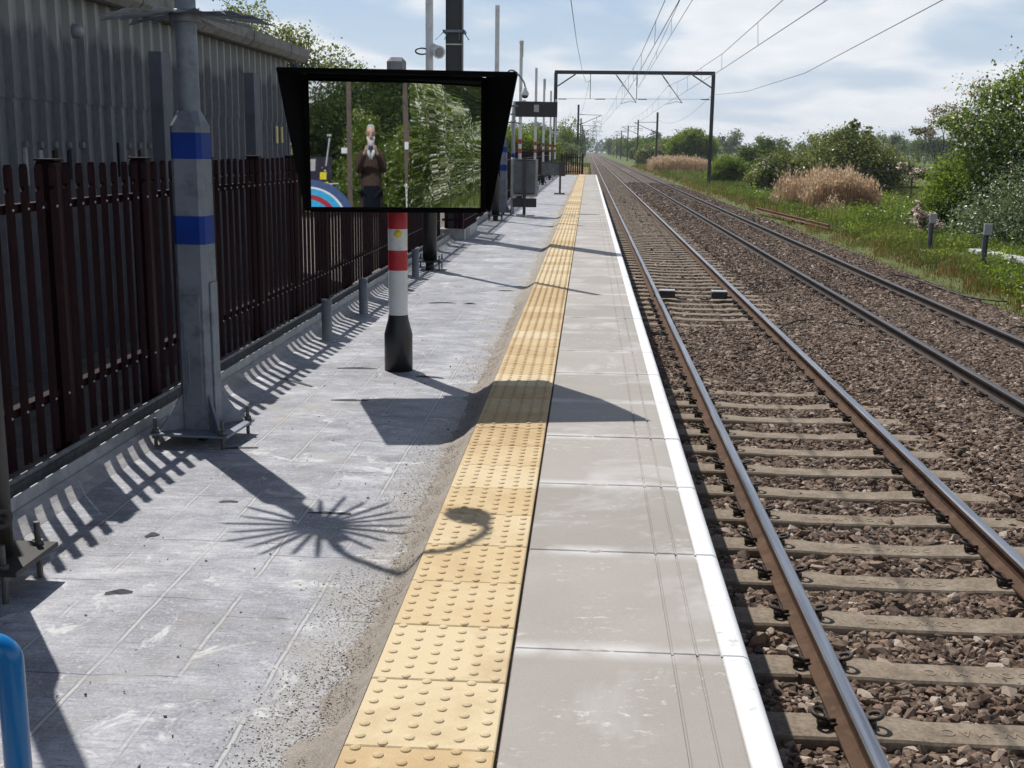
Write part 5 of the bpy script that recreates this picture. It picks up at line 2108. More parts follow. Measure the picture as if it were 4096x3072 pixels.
def loose_rail():
    t = thing('scrap_rail', 'rusty length of old rail lying along the grass edge', 'rail', (8.6, 50, -1.22))
    pts = [(-.40, 7.2), (-.22, 3.5), (.02, 0), (.22, -3.2), (.38, -6.2)]
    m = MB()
    n = len(RP)
    vs = []
    for (x, y) in pts:
        vs += [(x + u, y, v + .03) for u, v in RP]
    m.add(vs, [(i * n + k, i * n + (k + 1) % n, (i + 1) * n + (k + 1) % n, (i + 1) * n + k) for i in range(len(pts) - 1) for k in range(n)] + [tuple(range(n)), tuple(range(4 * n, 5 * n))])
    m.build('rail', pm('deep_rust', (.15, .07, .04), .9, 0, .3, 5), t)


loose_rail()


def treadle(label, x, flip):
    t = thing('trackside_box', label, 'box', (x, 21.2, -1.10), 0, 'boxes clipped to the rails')
    m = MB()
    m.box((0, 0, .085), (.28, .22, .125), bev=.015)
    m.build('housing', pm('box_black', (.018, .018, .02), .5), t)
    m = MB(); m.box((0, .01, .155), (.285, .23, .02), bev=.006)
    m.build('lid', pm('lid_pale', (.42, .43, .44), .45, .2, .1, 12), t)
    m = MB(); m.box((flip * .17, .06, .04), (.14, .05, .04)); m.build('bracket', DARK, t)
    m = MB(); m.smooth = True
    m.tube([(-flip * .12, -.05, .05), (-flip * .2, -.14, .02), (-flip * .35, -.12, .012)], .014, 6)
    m.build('cable', BLACKP, t)


treadle('black box with a pale lid on the inner side of the near rail', 1.50, -1)
treadle('black box with a pale lid on the inner side of the second rail', 2.45, 1)


def cable(label, pts, r=.016):
    P = [Vector(p) for p in pts]
    out = []
    for i in range(len(P) - 1):
        p0, p1, p2, p3 = P[max(i - 1, 0)], P[i], P[i + 1], P[min(i + 2, len(P) - 1)]
        for k in range(5):
            u = k / 5
            out.append(.5 * (2 * p1 + (p2 - p0) * u + (2 * p0 - 5 * p1 + 4 * p2 - p3) * u * u + (3 * p1 - p0 - 3 * p2 + p3) * u ** 3))
    out.append(P[-1])
    m = MB(); m.smooth = True
    m.tube(out, r, 7)
    tag(m.build('track_cable', pm('cable_black', (.02, .018, .018), .6), fix=False), label, 'cable', 'black cables lying on the ballast')


cable('black cable crossing the ballast between the tracks, near the bare sleepers', [(2.9, 17.4, -1.085), (3.05, 17.75, -1.05), (3.42, 18.3, -1.035), (3.86, 18.27, -1.035), (4.3, 18.1, -1.075), (4.84, 17.9, -1.09), (5.5, 17.1, -1.09), (6.0, 16.9, -1.09)], .013)  # last stretch, over the far track, stands in for a shadow on the ballast
cable('black cable loop beside the second rail at the clipped boxes', [(2.9, 21.9, -1.09), (3.15, 22.5, -1.05), (3.6, 23.7, -1.03), (3.9, 24.3, -1.035), (4.2, 24.5, -1.08)], .011)
cable('black cable running from the far rail over the ballast shoulder, nearer one', [(6.15, 17.2, -1.06), (6.6, 18.0, -1.03), (7.0, 18.0, -1.08), (7.6, 17.0, -1.24), (8.2, 16.0, -1.34)])
cable('black cable running from the far rail over the ballast shoulder, farther one', [(6.15, 24.5, -1.06), (6.7, 25.6, -1.03), (7.2, 25.4, -1.12), (7.8, 24.0, -1.28), (8.4, 23.4, -1.30)])


def field_fence():
    t = thing('post_and_rail_fence', 'dark wooden post and rail field fence seen through the gap left of the hawthorn', 'fence', (19.0, 74, -1.4))
    mt = pm('dark_timber', (.06, .045, .035), .9, 0, .3, 6)
    for z in (.95, 1.95):
        m = MB(); m.box((2.5, .6, z), (9, .06, .10), rz=.06); m.build('rail', mt, t)
    for x in (-1.5, 1.2, 3.9, 6.6):
        m = MB(); m.box((x, .63 + (x - 2.5) * .06, 1.0), (.12, .1, 2.1)); m.build('post', mt, t)


field_fence()


# ================================================================== OVERHEAD LINE
STEELD = pm('gantry_steel', (.040, .041, .046), .6, .2, .25, 3, col2=(.065, .06, .058))
INS = pm('insulator_brown', (.035, .022, .018), .3)
GREYW = pm('wire_grey', (.075, .078, .085), .55, .5, .1, 3)


def ins(m, a, b, n=9, r=.075):
    a, b = Vector(a), Vector(b)
    d = (b - a)
    R = d.to_track_quat('Z', 'Y').to_matrix()
    L = d.length
    prof = [(.025, 0)]
    for k in range(n):
        z0 = L * k / n
        prof += [(.035, z0 + L / n * .1), (r, z0 + L / n * .45), (.035, z0 + L / n * .8)]
    prof.append((.025, L))
    m.smooth = True
    m.lathe(prof, a, 10, R)
    m.smooth = False


def gantry():
    t = thing('overhead_gantry', 'dark steel portal gantry spanning both tracks with hanging insulators', 'gantry', (0, 100, 0))
    m = MB()
    XL, XR = -2.93, 10.21
    zb, zt = 7.86, 8.13
    for s in (-.11, .11):
        m.box(((XL + XR) / 2, s, (zb + zt) / 2), (XR - XL + .22, .012, zt - zb))
    for z in (zb, zt):
        m.box(((XL + XR) / 2, 0, z), (XR - XL + .24, .24, .02))
    m.build('beam', STEELD, t)
    for x in (XL, XR):
        m = MB()
        m.box((x, 0, 3.3), (.25, .22, 9.3)); m.box((x, -.12, 3.3), (.29, .02, 9.3)); m.box((x, .12, 3.3), (.29, .02, 9.3))
        m.build('leg', STEELD, t)
    m = MB(); m.tube([(XL + .15, 0, 6.85), (-1.28, 0, 7.84)], .06, 6); m.build('brace', STEELD, t)
    m = MB(); m.tube([(XR - .15, 0, 6.85), (8.48, 0, 7.84)], .06, 6); m.build('brace', STEELD, t)
    for x in (-.02, 3.87):
        m = MB(); m.tube([(x, 0, 7.86), (x, 0, 5.80)], .032, 6)
        if x > 1: ins(m, (x, 0, 7.6), (x, 0, 6.95))
        m.build('hanger', STEELD, t)
    m = MB()
    m.tube([(XL, 0, 5.82), (XR, 0, 5.90)], .014, 5)
    m.build('span_wire', GREYW, t)
    m = MB()
    for a, b in ((-2.7, -2.0), (.40, 1.25), (4.0, 4.75), (9.25, 9.95)):
        ins(m, (a, 0, 5.82 + .006 * a), (b, 0, 5.82 + .006 * b), 7, .06)
    m.build('span_insulators', INS, t)['kind'] = 'stuff'
    for (x0, x1, a) in ((2.09, 3.87, (2.54, 3.42)), (5.94, 7.70, (6.385, 7.257))):
        m = MB()
        A, B = Vector((x0, 0, 7.85)), Vector((x1, 0, 5.56))
        m.tube([A.lerp(B, .30), B], .035, 6)
        m.tube([A, A.lerp(B, .06)], .035, 6)
        m.build('cantilever', STEELD, t)
        m = MB(); ins(m, A.lerp(B, .05), A.lerp(B, .31), 9, .085); m.build('insulator', INS, t)
        m = MB()
        m.tube([(a[0], 0, 5.46), (a[1], 0, 5.69), (x1 - .02, 0, 5.57)], .020, 6)
        m.tube([(a[0] + .05, 0, 6.95), (A.lerp(B, .42).x, 0, A.lerp(B, .42).z)], .02, 5)
        m.build('registration_arm', STEELD, t)
    return t


gantry()


def mast(label, x, y, zt, side, arm=True, first=None):
    """lineside mast; side is the direction of its cantilever"""
    t = thing('lineside_mast', label, 'mast', (x, y, 0), 0, 'masts along the railway')
    m = MB(); m.box((0, 0, (zt - 1.6) / 2), (.30, .26, zt + 1.6)); m.build('column', STEELD, t)
    m = MB()
    L = 3.6
    m.tube([(0, 0, zt - 1.45), (side * L, 0, zt - 1.55)], .035, 5)
    m.tube([(0, 0, zt - 3.1), (side * L * .95, 0, zt - 1.6)], .045, 5)
    m.tube([(side * L * .62, 0, zt - 2.45), (side * L * .98, 0, zt - 2.42)], .03, 5)
    m.tube([(side * L * .78, 0, zt - 1.85), (side * L * .78, 0, zt - 2.44)], .025, 5)
    m.tube([(side * L * .62, 0, zt - 2.45), (side * L * .62, 0, zt - 2.75), (side * L * .85, 0, zt - 2.62), (side * L * 1.0, 0, zt - 2.85)], .025, 5)
    m.build('cantilever', STEELD, t)
    for a, b in (((side * .2, 0, zt - 1.45), (side * .9, 0, zt - 1.47)), ((side * .2, 0, zt - 2.98), (side * .8, 0, zt - 2.68))):
        m = MB(); ins(m, a, b, 6, .07); m.build('insulator', INS, t)
    return t


for k, (x, y, zt) in enumerate([(-1.76, 181, 8.43), (-1.85, 252, 8.3), (-1.9, 318, 8.3), (-1.9, 385, 8.3), (-1.9, 460, 8.3), (-1.9, 540, 8.3), (-1.9, 640, 8.3)]):
    mast(['first dark mast left of the line, standing behind the spiked end fence', 'second dark mast left of the line'][k] if k < 2 else 'one of the far masts shrinking down the left side of the line', x, y, zt, 1)
for k, (x, y, zt) in enumerate([(10.3, 181, 7.41), (10.55, 258, 8.3), (10.6, 325, 8.4), (10.8, 400, 8.3), (11.2, 480, 8.2), (11.6, 560, 8.3), (12, 650, 8.3), (12.3, 750, 8.3)]):
    mast(['first dark mast right of the line, standing against the far reeds', 'second dark mast right of the line, left of the far reeds'][k] if k < 2 else 'one of the far masts shrinking down the right side of the line', x, y, zt, -1)


def sag(a, b, s, n=14):
    a, b = Vector(a), Vector(b)
    return [a.lerp(b, k / n) - Vector((0, 0, 4 * s * (k / n) * (1 - k / n))) for k in range(n + 1)]


def wires(name, label, strands, drops=()):
    """a set of overhead conductors that hang together"""
    t = thing(name, label, 'overhead wire')
    for nm, pts, r in strands:
        m = MB(); m.smooth = True
        m.tube(pts, r, 5)
        m.build(nm, GREYW, t, fix=False)
    if drops:
        m = MB()
        for a, b in drops:
            m.tube([a, b], .007, 4)
        m.build('droppers', GREYW, t, fix=False)['kind'] = 'stuff'
    return t


def ext(a, b, y):
    a, b = Vector(a), Vector(b)
    return a + (b - a) * ((y - a.y) / (b.y - a.y))


def at_y(pts, y):
    for p, q in zip(pts[:-1], pts[1:]):
        if (p[1] - y) * (q[1] - y) <= 0 and p[1] != q[1]:
            u = (y - p[1]) / (q[1] - p[1])
            return Vector(p).lerp(Vector(q), u)
    return Vector(pts[-1])


def run(cp, mp, label, xs, rc=.011, rm=.011):
    far_m = mp[-1]
    con = [ext(cp[0], cp[1], -30)] + [Vector(p) for p in cp] + [Vector(p) for p in xs[0]]
    mes = [ext(mp[0], mp[1], -30)] + [Vector(p) for p in mp] + [q for a, b in zip([Vector(far_m)] + [Vector(p) for p in xs[1]][:-1], [Vector(p) for p in xs[1]]) for q in sag(a, b, .55, 8)[1:]]
    drops = []
    for y in [27.5, 38.5, 49.6, 61, 72, 83, 94] + list(np.arange(112, 330, 12)):
        drops.append((at_y(con, y), at_y(mes, y)))
    return wires('catenary', label, [('contact_wire', con, rc), ('messenger_wire', mes, rm)], drops)


Z1, Z2 = 5.35, 6.75
run([(2.01, 38.67, 4.9), (2.07, 49.66, 4.9), (2.545, 100, 5.45)], [(2.027, 38.67, 5.633), (2.063, 49.66, 5.512), (2.29, 73, 6.0), (2.587, 100, 6.95)], 'contact and messenger wires with droppers above the near track',
    ([(1.9, 181, Z1), (2.2, 252, Z1), (1.9, 318, Z1), (2.1, 460, Z1), (2.0, 640, Z1)], [(1.9, 181, Z2), (2.2, 252, Z2), (1.9, 318, Z2), (2.1, 460, Z2), (2.0, 640, Z2)]))
run([(5.29, 38.45, 4.9), (5.38, 49.5, 4.9), (6.39, 100, 5.54)], [(5.25, 38.45, 5.615), (5.37, 49.5, 5.52), (5.82, 73, 6.0), (6.417, 100, 6.90)], 'contact and messenger wires with droppers above the far track',
    ([(6.7, 181, Z1), (6.9, 258, Z1), (6.8, 325, Z1), (7.0, 480, Z1), (7.4, 650, Z1)], [(6.7, 181, Z2), (6.9, 258, Z2), (6.8, 325, Z2), (7.0, 480, Z2), (7.4, 650, Z2)]))
wires('catenary', 'second wire pair over the near track, ending at the middle hanger of the gantry',
      [('messenger_wire', [ext((3.06, 46.8, 6.6), (3.186, 58.8, 6.35), -30), Vector((3.06, 46.8, 6.6)), Vector((3.186, 58.8, 6.35)), Vector((3.55, 79, 6.45)), Vector((3.95, 100, 6.80))], .010),
       ('contact_wire', [ext((3.07, 46.8, 6.0), (3.185, 58.8, 6.0), -30), Vector((3.07, 46.8, 6.0)), Vector((3.185, 58.8, 6.0)), Vector((4.0, 100, 6.76))], .010)],
      [((3.07, 46.8, 6.0), (3.06, 46.8, 6.6)), ((3.185, 58.8, 6.0), (3.186, 58.8, 6.35))])
wires('return_wire', 'bare wire swooping from the top right corner down to the right gantry leg',
      [('conductor', [Vector((7.6, 12, 4.6)), Vector((7.9, 22, 4.75))] * 0 + [Vector(ext((8.517, 30, 5.26), (8.9, 50, 4.82), 0))] + [Vector((8.517, 30, 5.261)), Vector((8.87, 50, 4.82)), Vector((9.35, 72, 5.15)), Vector((10.12, 100, 6.24))], .012),
       ('conductor', sag((10.12, 100, 6.24), (10.3, 181, 6.4), 1.3), .012)])
wires('feeder_wire', 'dark wire dropping from the top of the picture onto the left hanger of the gantry',
      [('conductor', [Vector(ext((-.63, 35, 5.83), (-.75, 60, 6.87), -10)), Vector((-.635, 35, 5.835)), Vector((-.753, 60, 6.875)), Vector((-.60, 85, 7.05)), Vector((-.40, 96, 7.0)), Vector((-.29, 99.5, 7.17)), Vector((-.118, 100, 7.32)), Vector((-.02, 100, 7.30))], .013),
       ('conductor', sag((-.118, 100, 7.32), (-1.76, 181, 7.05), 1.0), .012)])


def signal():
    t = thing('railway_signal', 'tiny railway signal showing green at the vanishing point', 'signal', (-1.6, 620, -1.1))
    m = MB(); m.box((0, 0, 2.4), (.2, .2, 4.8)); m.box((.7, 0, 4.6), (1.6, .2, .15)); m.box((1.3, -.1, 5.0), (.7, .3, 1.6)); m.build('column', STEELD, t)
    mt, nt, b = _new('signal_green')
    b.inputs['Emission Color'].default_value = (.05, .9, .55, 1); b.inputs['Emission Strength'].default_value = 3
    m = MB(); m.smooth = True; m.lathe([(.30, 0), (.001, .05)], (1.3, -.28, 5.0), 12, Matrix.Rotation(pi / 2, 3, 'X')); m.build('lamp', mt, t)


signal()


def pylon():
    t = thing('pylon', 'faint lattice pylon standing over the vanishing point', 'pylon', (5, 1150, -1.2))
    mt = pm('pylon_steel', (.25, .26, .28), .6)
    m = MB()
    H = 30
    wd = lambda z: 3.2 * (1 - z / H) + .5
    lv = [0, 5, 9.5, 13.5, 17, 20, 23, 26, H]
    for sx in (-1, 1):
        for sy in (-1, 1):
            m.tube([(sx * wd(z), sy * wd(z), z) for z in lv], .16, 4)
    for a, b in zip(lv[:-1], lv[1:]):
        for s in (-1, 1):
            m.tube([(-wd(a), s * wd(a), a), (wd(b), s * wd(b), b)], .10, 4)
            m.tube([(wd(a), s * wd(a), a), (-wd(b), s * wd(b), b)], .10, 4)
    m.build('tower', mt, t, fix=False)
    for z, L in ((17, 6.5), (21, 8), (25.5, 6)):
        m = MB()
        for s in (-1, 1):
            m.tube([(-L, 0, z), (L, 0, z)], .14, 4)
            m.tube([(s * L, 0, z), (s * wd(z), 0, z + 2)], .10, 4)
        m.build('crossarm', mt, t, fix=False)


pylon()

# ================================================================== THE PERSON SEEN IN THE MIRROR
def skin(name, joints, bones, mats, parent, root=0, sub=2):
    """one continuous skinned body from joints (x, y, z, radius[, radius y]) and bones"""
    me = bpy.data.meshes.new(name)
    me.from_pydata([j[:3] for j in joints], bones, [])
    o = bpy.data.objects.new(name + '_rig', me); COL.objects.link(o)
    md = o.modifiers.new('skin', 'SKIN')
    md.use_smooth_shade = True
    for i, v in enumerate(me.skin_vertices[0].data):
        j = joints[i]
        v.radius = (j[3], j[4] if len(j) > 4 else j[3])
        v.use_root = (i == root)
    s = o.modifiers.new('sub', 'SUBSURF'); s.levels = sub; s.render_levels = sub
    dg = bpy.context.evaluated_depsgraph_get(); dg.update()
    m2 = bpy.data.meshes.new_from_object(o.evaluated_get(dg))
    bpy.data.objects.remove(o)
    m2.name = name
    m2.materials.clear()
    m2.polygons.foreach_set('use_smooth', [True] * len(m2.polygons))
    return link(name, m2, parent, mats)


def person():
    t = thing('person', 'bearded man in a brown coat holding up a small blue camera, reflected in the mirror', 'person', (-.005, -.36, 0), radians(10.4))
    SKIN = pm('skin_tone', (.43, .275, .205), .6, 0, .12, 14)
    COAT = pm('coat_brown', (.050, .034, .028), .9, 0, .25, 30, 80, .4, .003, spec=.1)
    TROU = pm('trousers_dark', (.007, .008, .013), .95, 0, .2, 30, spec=.05)
    SHIRT = pm('collar_pale', (.42, .46, .46), .8)
    HAIR = pm('hair_grey', (.30, .285, .27), .7, 0, .25, 60)
    BEARD = pm('beard_white', (.50, .47, .44), .75, 0, .25, 60)
    SHOE = pm('shoe_black', (.012, .011, .010), .4)
    # body: pelvis, spine, neck, head, arms raised to the camera, legs
    J = [(0, 0, .98, .125, .09), (0, 0, 1.20, .115, .085), (0, 0, 1.42, .135, .085), (0, .005, 1.565, .062), (0, .02, 1.635, .062),
         (0, .03, 1.70, .072, .082), (0, .025, 1.775, .080, .096), (0, .015, 1.84, .072, .085)]
    B = [(0, 1), (1, 2), (2, 3), (3, 4), (4, 5), (5, 6), (6, 7)]

    def add(p, par):
        J.append(p); B.append((par, len(J) - 1)); return len(J) - 1
    for s in (-1, 1):
        a = add((s * .165, 0, 1.455, .045), 2)
        a = add((s * .205, .045, 1.22, .048), a)
        a = add((s * .150, .22, 1.37, .038), a)
        w_ = add((s * .085, .315, 1.505, .028), a)
        p = add((s * .072, .335, 1.555, .030, .018), w_)
        # four fingers closing round the camera front, thumb behind it
        for k, (dz, l) in enumerate(((.028, .062), (.010, .068), (-.008, .064), (-.026, .050))):
            f = add((s * .066, .352, 1.555 + dz, .0095), p)
            f = add((s * .056, .368, 1.555 + dz + .004, .0090), f)
            f = add((s * (.062 - l * .5), .372, 1.556 + dz, .0080), f)
        f = add((s * .056, .322, 1.545, .0110), p)
        f = add((s * .034, .318, 1.560, .0090), f)
        h = add((s * .10, 0, .90, .092), 0)
        h = add((s * .11, .02, .50, .060), h)
        h = add((s * .12, -.01, .09, .042), h)
        h = add((s * .135, .12, .045, .038, .032), h)
    t.scale = (.86, 1, 1)
    body = skin('body', J, B, SKIN, t)
    # nose, ears, eyes, mouth belong to the same head
    m = MB(); m.smooth = True
    m.tube([(0, .112, 1.765), (0, .130, 1.735), (0, .136, 1.722), (0, .118, 1.712)], [.010, .015, .017, .010], 8)
    m.build('nose', SKIN, t)
    for s in (-1, 1):
        m = MB(); m.smooth = True
        m.tube([(s * .074, .018, 1.772), (s * .082, .010, 1.762), (s * .080, .012, 1.742), (s * .072, .020, 1.728)], [.006, .009, .008, .005], 7)
        m.build('ear', SKIN, t)
    for s in (-1, 1):
        m = MB(); m.smooth = True
        m.lathe([(.001, -.008), (.005, -.006), (.008, 0), (.005, .006), (.001, .008)], (s * .032, .108, 1.756), 8)
        m.build('eye', pm('eye_dark', (.03, .025, .02), .3), t)
    # coat: body and skirt turned as one shell, open below the waist so the dark trousers show
    m = MB(); m.smooth = True
    rings = [(.70, .196, .150), (.86, .188, .150), (1.02, .176, .142), (1.18, .166, .130), (1.32, .172, .126), (1.42, .186, .118), (1.49, .172, .104), (1.535, .110, .085), (1.575, .072, .072)]
    n = 30
    for i in range(len(rings) - 1):
        for k in range(n):
            q = []
            for (z, rx, ry), kk in ((rings[i], k), (rings[i], k + 1), (rings[i + 1], k + 1), (rings[i + 1], k)):
                a = 2 * pi * kk / n
                w_ = 1 + .06 * sin(5 * a + z * 4) * (1.45 - z)
                q.append((rx * sin(a) * w_, ry * cos(a) * w_ + .005, z))
            ang = (k + .5) / n * 360; ang = min(ang, 360 - ang)
            m.mi = 1 if (rings[i + 1][0] < 1.1 and ang < 30 + (1.1 - rings[i][0]) * 50) else 0
            m.add(q, [(0, 1, 2, 3)])
    m.build('coat', [COAT, TROU], t)
    for s in (-1, 1):
        J = [(s * .130, -.005, 1.470, .078)]; B = []
        a = add((s * .178, .0, 1.43, .072), 0)
        a = add((s * .210, .045, 1.215, .060), a)
        a = add((s * .150, .22, 1.365, .050), a)
        a = add((s * .100, .298, 1.480, .044), a)
        skin('sleeve', J, B, COAT, t)
    m = MB(); m.smooth = True
    m.tube([(-.07, .055, 1.575), (-.055, .10, 1.535), (-.03, .118, 1.46), (-.008, .122, 1.38)], [.022, .03, .03, .01], 8)
    m.tube([(.07, .055, 1.575), (.055, .10, 1.535), (.03, .118, 1.46), (.008, .122, 1.38)], [.022, .03, .03, .01], 8)
    m.build('collar', SHIRT, t)
    J = [(0, 0, .97, .150, .115)]; B = []
    for s in (-1, 1):
        h = add((s * .095, 0, .88, .108), 0)
        h = add((s * .11, .02, .50, .082), h)
        h = add((s * .12, -.01, .12, .068), h)
    skin('trousers', J, B, TROU, t)
    for s in (-1, 1):
        m = MB(); m.smooth = True
        m.tube([(s * .118, -.05, .045), (s * .122, .02, .055), (s * .132, .10, .045), (s * .138, .17, .035)], [.04, .055, .05, .03], 10)
        m.build('shoe', SHOE, t)
    # hair and beard
    r = np.random.default_rng(3)
    J = [(0, -.035, 1.76, .066, .060), (0, -.02, 1.825, .076, .082), (0, .015, 1.868, .062, .070)]
    skin('hair', J, [(0, 1), (1, 2)], HAIR, t)
    J = [(0, .085, 1.688, .060, .040), (0, .090, 1.640, .055, .042), (0, .082, 1.58, .045, .032), (0, .075, 1.53, .022, .018), (-.062, .052, 1.715, .024, .030), (.062, .052, 1.715, .024, .030)]
    skin('beard', J, [(0, 1), (1, 2), (2, 3), (0, 4), (0, 5)], BEARD, t)
    m = MB(); m.smooth = True
    m.tube([(-.032, .125, 1.703), (0, .133, 1.707), (.032, .125, 1.703)], [.008, .012, .008], 8)
    m.build('moustache', BEARD, t)
    m = MB(); m.smooth = True
    m.tube([(-.018, .131, 1.692), (0, .135, 1.690), (.018, .131, 1.692)], [.004, .007, .004], 6)
    m.build('mouth', pm('lip', (.20, .07, .06), .5), t)
    m = MB(); m.smooth = True
    for s in (-1, 1):
        pts = [(s * .036 + .026 * cos(2 * pi * k / 14), .127, 1.755 + .019 * sin(2 * pi * k / 14)) for k in range(14)]
        m.tube(pts, .0028, 5, closed=True)
        m.tube([(s * .062, .125, 1.76), (s * .084, .07, 1.765), (s * .088, .01, 1.76)], .0025, 5)
    m.tube([(-.010, .127, 1.758), (.010, .127, 1.758)], .0025, 5)
    m.build('glasses', pm('glasses_dark', (.06, .03, .025), .3), t)
    # the camera in his hands
    R = Matrix.Rotation(radians(10.4), 3, 'Z')
    c = R @ Vector((0, .350, 0)) + Vector((-.005, -.36, 0))
    k = thing('compact_camera', 'small blue compact camera in the raised hands of the bearded man', 'camera', (c.x, c.y, 1.552), radians(10.4))
    m = MB(); m.box((0, -.008, 0), (.098, .024, .060), bev=.006); m.build('body', pm('camera_blue', (.015, .055, .23), .35), k)
    m = MB(); m.smooth = True
    m.lathe([(.020, 0), (.020, .006), (.015, .007), (.012, .004)], (.012, .004, 0), 16, Matrix.Rotation(-pi / 2, 3, 'X'))
    m.build('lens', pm('lens_black', (.012, .012, .014), .15), k)
    m = MB(); m.smooth = True
    m.tube([(-.049, -.01, .01), (-.058, -.012, -.05), (-.05, -.015, -.13)], .002, 5)
    m.build('strap', BLACKP, k)


person()


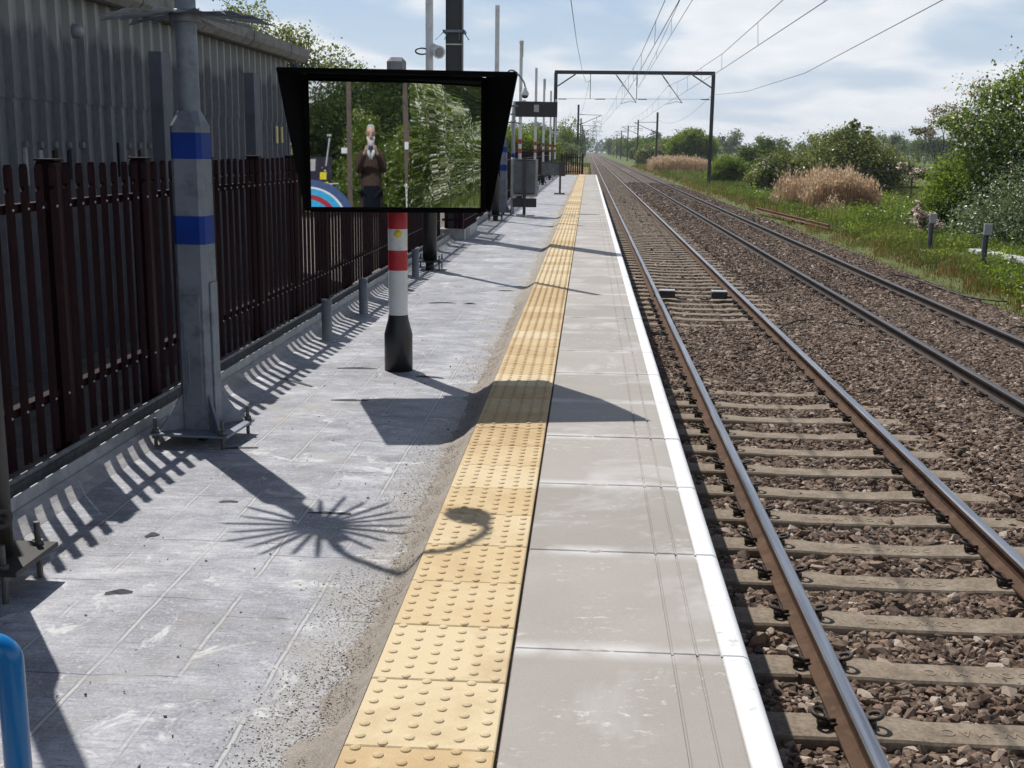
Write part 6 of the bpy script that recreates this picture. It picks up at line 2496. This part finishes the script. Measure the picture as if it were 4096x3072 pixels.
# ================================================================== BEHIND THE VIEWER, SEEN ONLY IN THE MIRROR
def back_side():
    plant('behind_bush', 'sunlit green bush behind the man in the mirror', 'bush', (4.6, -28, -1.4),
          [(0, 0, 1.6, 1.0, 1.2, 1.6, 1), (.1, 0, 3.3, .6, .8, 1.0, .6), (-.4, 0, 1.0, .8, 1, 1.1, .6)], LEAF_FRESH, 20000, .085, 81, per=170, limbs=8, trunk=(1, .06), flower=.03)
    plant('behind_hawthorn', 'white flowering hawthorn filling the right half of the mirror', 'bush', (7.9, -27.5, -1.4),
          [(0, 0, 2.4, 1.5, 1.4, 2.2, 1.3), (-.3, 0, 4.6, .8, .9, 1.4, .7), (1.2, 0, 1.8, 1.2, 1.2, 1.9, .8), (.2, 0, .6, 1.4, 1.4, .9, .6)], LEAF_FRESH, 46000, .11, 82, per=300, limbs=14, trunk=(1.4, .08), flower=.30)
    plant('behind_bush', 'speckled green hawthorn bush right of the man in the mirror', 'bush', (6.0, -27.2, -1.4),
          [(0, 0, 1.7, 1.0, 1.1, 1.8, 1.2), (.5, 0, 2.7, .8, .8, 1.2, .6), (-.7, 0, .8, .8, .9, 1.0, .6)], LEAF_FRESH, 34000, .10, 83, per=240, limbs=10, trunk=(1.2, .06), flower=.07)
    for k, (x, h) in enumerate(((4.2, 3.9), (6.3, 6.0), (8.2, 10.0), (10.2, 11.5), (12.6, 12), (14.8, 11.5))):
        far_tree('tall dark tree backing the bushes in the mirror', x, -44 - (k % 2) * 3, h, 'dark', .46, 400 + k, 24000, 'dark trees behind the viewer', -1.4, 'behind_tree')
    mt = pm('pole_brown', (.10, .075, .06), .8)
    for x, y, lab in ((3.72, -25.5, 'brown slender mast left of the man in the mirror'), (5.62, -24.5, 'brown slender mast right of the man in the mirror')):
        t = thing('behind_mast', lab, 'mast', (x, y, -1.3))
        m = MB(); m.box((0, 0, 4), (.15, .13, 8.0)); m.build('column', mt, t)
        if x > 4:
            m = MB(); m.box((-.03, .075, 1.15), (.13, .02, .95)); m.build('plate', WHITE, t)
            m = MB()
            for k in range(5):
                m.box((-.03, .088, .80 + .17 * k), (.05, .006, .09))
            m.build('lettering', BLACKP, t)
            m = MB(); m.box((.0, .075, 2.95), (.11, .02, .26)); m.build('plate', WHITE, t)
    # clutter at the crossing, lower left of the mirror
    t = thing('crossing_barrier', 'grey railing and panels with a yellow notice, low left in the mirror', 'barrier', (2.75, -26.6, -1.3))
    gm = pm('rail_galv', (.40, .41, .42), .5, .2)
    m = MB()
    for z in (1.0, 1.5):
        m.tube([(-.8, 0, z), (.75, 0, z + .05)], .03, 6)
    for x in (-.7, -.1, .5):
        m.tube([(x, 0, 0), (x, 0, 1.55)], .03, 6)
    m.build('railing', gm, t)
    m = MB(); m.box((.20, .05, 1.85), (.22, .03, .26)); m.box((.28, .05, 1.55), (.20, .03, .14)); m.build('yellow_notice', pm('notice_yellow', (.72, .60, .02), .5), t)
    m = MB(); m.box((-.25, .02, 2.25), (.34, .03, .42)); m.build('white_panel', pm('panel_white', (.36, .36, .36), .6, 0, .3, 3), t)
    m = MB(); m.box((.95, .05, 2.75), (.22, .03, .20)); m.build('white_notice', WHITE, t)
    m = MB(); m.box((.62, .05, 1.0), (.20, .03, .26)); m.build('orange_notice', pm('notice_orange', (.72, .33, .02), .5), t)
    m = MB(); m.tube([(.3, 0, 2.2), (.42, 0, 3.2)], .03, 6); m.box((.40, 0, 3.3), (.16, .06, .08)); m.build('lamp_arm', gm, t)
    t = thing('purple_hoarding', 'dark purple hoarding left of the man in the mirror', 'hoarding', (3.3, -30, -1.3))
    m = MB(); m.box((-.1, 0, 1.75), (1.1, .1, 1.5)); m.build('panel', pm('hoarding_purple', (.020, .012, .036), .8), t)
    m = MB(); m.box((-.6, 0, .4), (.1, .1, .8)); m.box((.8, 0, .4), (.1, .1, .8)); m.build('legs', DARK, t)
    # a half-round board of coloured bands standing on the ground
    t = thing('striped_board', 'half round board of blue, red and white bands, bottom left in the mirror', 'sign', (2.0, -24.0, -.95))
    cols = [(.0, .45, pm('band_white', (.75, .75, .75), .5)), (.45, .80, pm('band_sky', (.03, .36, .66), .5)), (.80, .96, pm('band_red', (.36, .02, .03), .5)),
            (.96, 1.16, pm('band_sky', (.03, .36, .66))), (1.16, 1.22, pm('band_white', (.75, .75, .75))), (1.22, 1.46, pm('band_navy', (.05, .09, .22), .5))]
    for a, b, mm in cols:
        m = MB()
        n = 24
        pts = [(b * 1.1 * cos(pi * k / n), b * sin(pi * k / n)) for k in range(n + 1)] + [(a * 1.1 * cos(pi * k / n), a * sin(pi * k / n)) for k in range(n, -1, -1)]
        V = [(x, s, z) for s in (-.03, .03) for x, z in pts]
        N_ = len(pts)
        F = []
        for k in range(n):
            F.append((k, k + 1, N_ - 2 - k, N_ - 1 - k)); F.append((N_ + k + 1, N_ + k, 2 * N_ - 1 - k, 2 * N_ - 2 - k))
        F += [(k, N_ + k, N_ + k + 1, k + 1) for k in range(n)]
        m.add(V, F)
        m.build('band', mm, t)
    # rough grass
    r = np.random.default_rng(8)
    n = 5000
    x = r.uniform(0, 13, n); y = r.uniform(-34, -22.5, n)
    tag(blades('grass', x, y, np.full(n, -1.4), .5 * r.lognormal(0, .3, n), np.full(n, .04), np.clip(.5 + r.normal(0, .2, n), 0, 1), GRASS), kind='stuff')
    # earth bank the line runs out behind
    V = [(-8, -23, -1.7), (16, -23, -1.7), (16, -27, -1.25), (-8, -27, -1.25), (16, -60, -1.25), (-8, -60, -1.25)]
    tag(np_mesh('bank', V, [(0, 1, 2, 3), (3, 2, 4, 5)], bpy.data.materials['field_grass']), kind='structure')


back_side()


# ================================================================== AIR
def haze():
    m = MB()
    m.box((75, 890, 17.5), (1490, 2110, 42.0))
    o = m.build('haze', None)
    o.data.materials.clear()
    mt = bpy.data.materials.new('air'); mt.use_nodes = True
    nt = mt.node_tree; nt.nodes.clear()
    v = nt.nodes.new('ShaderNodeVolumePrincipled')
    v.inputs['Color'].default_value = (.80, .88, 1.0, 1)
    v.inputs['Density'].default_value = HAZE
    v.inputs['Anisotropy'].default_value = .2
    out = nt.nodes.new('ShaderNodeOutputMaterial')
    nt.links.new(v.outputs[0], out.inputs['Volume'])
    o.data.materials.append(mt)
    tag(o, kind='stuff')


HAZE = .00020
haze()
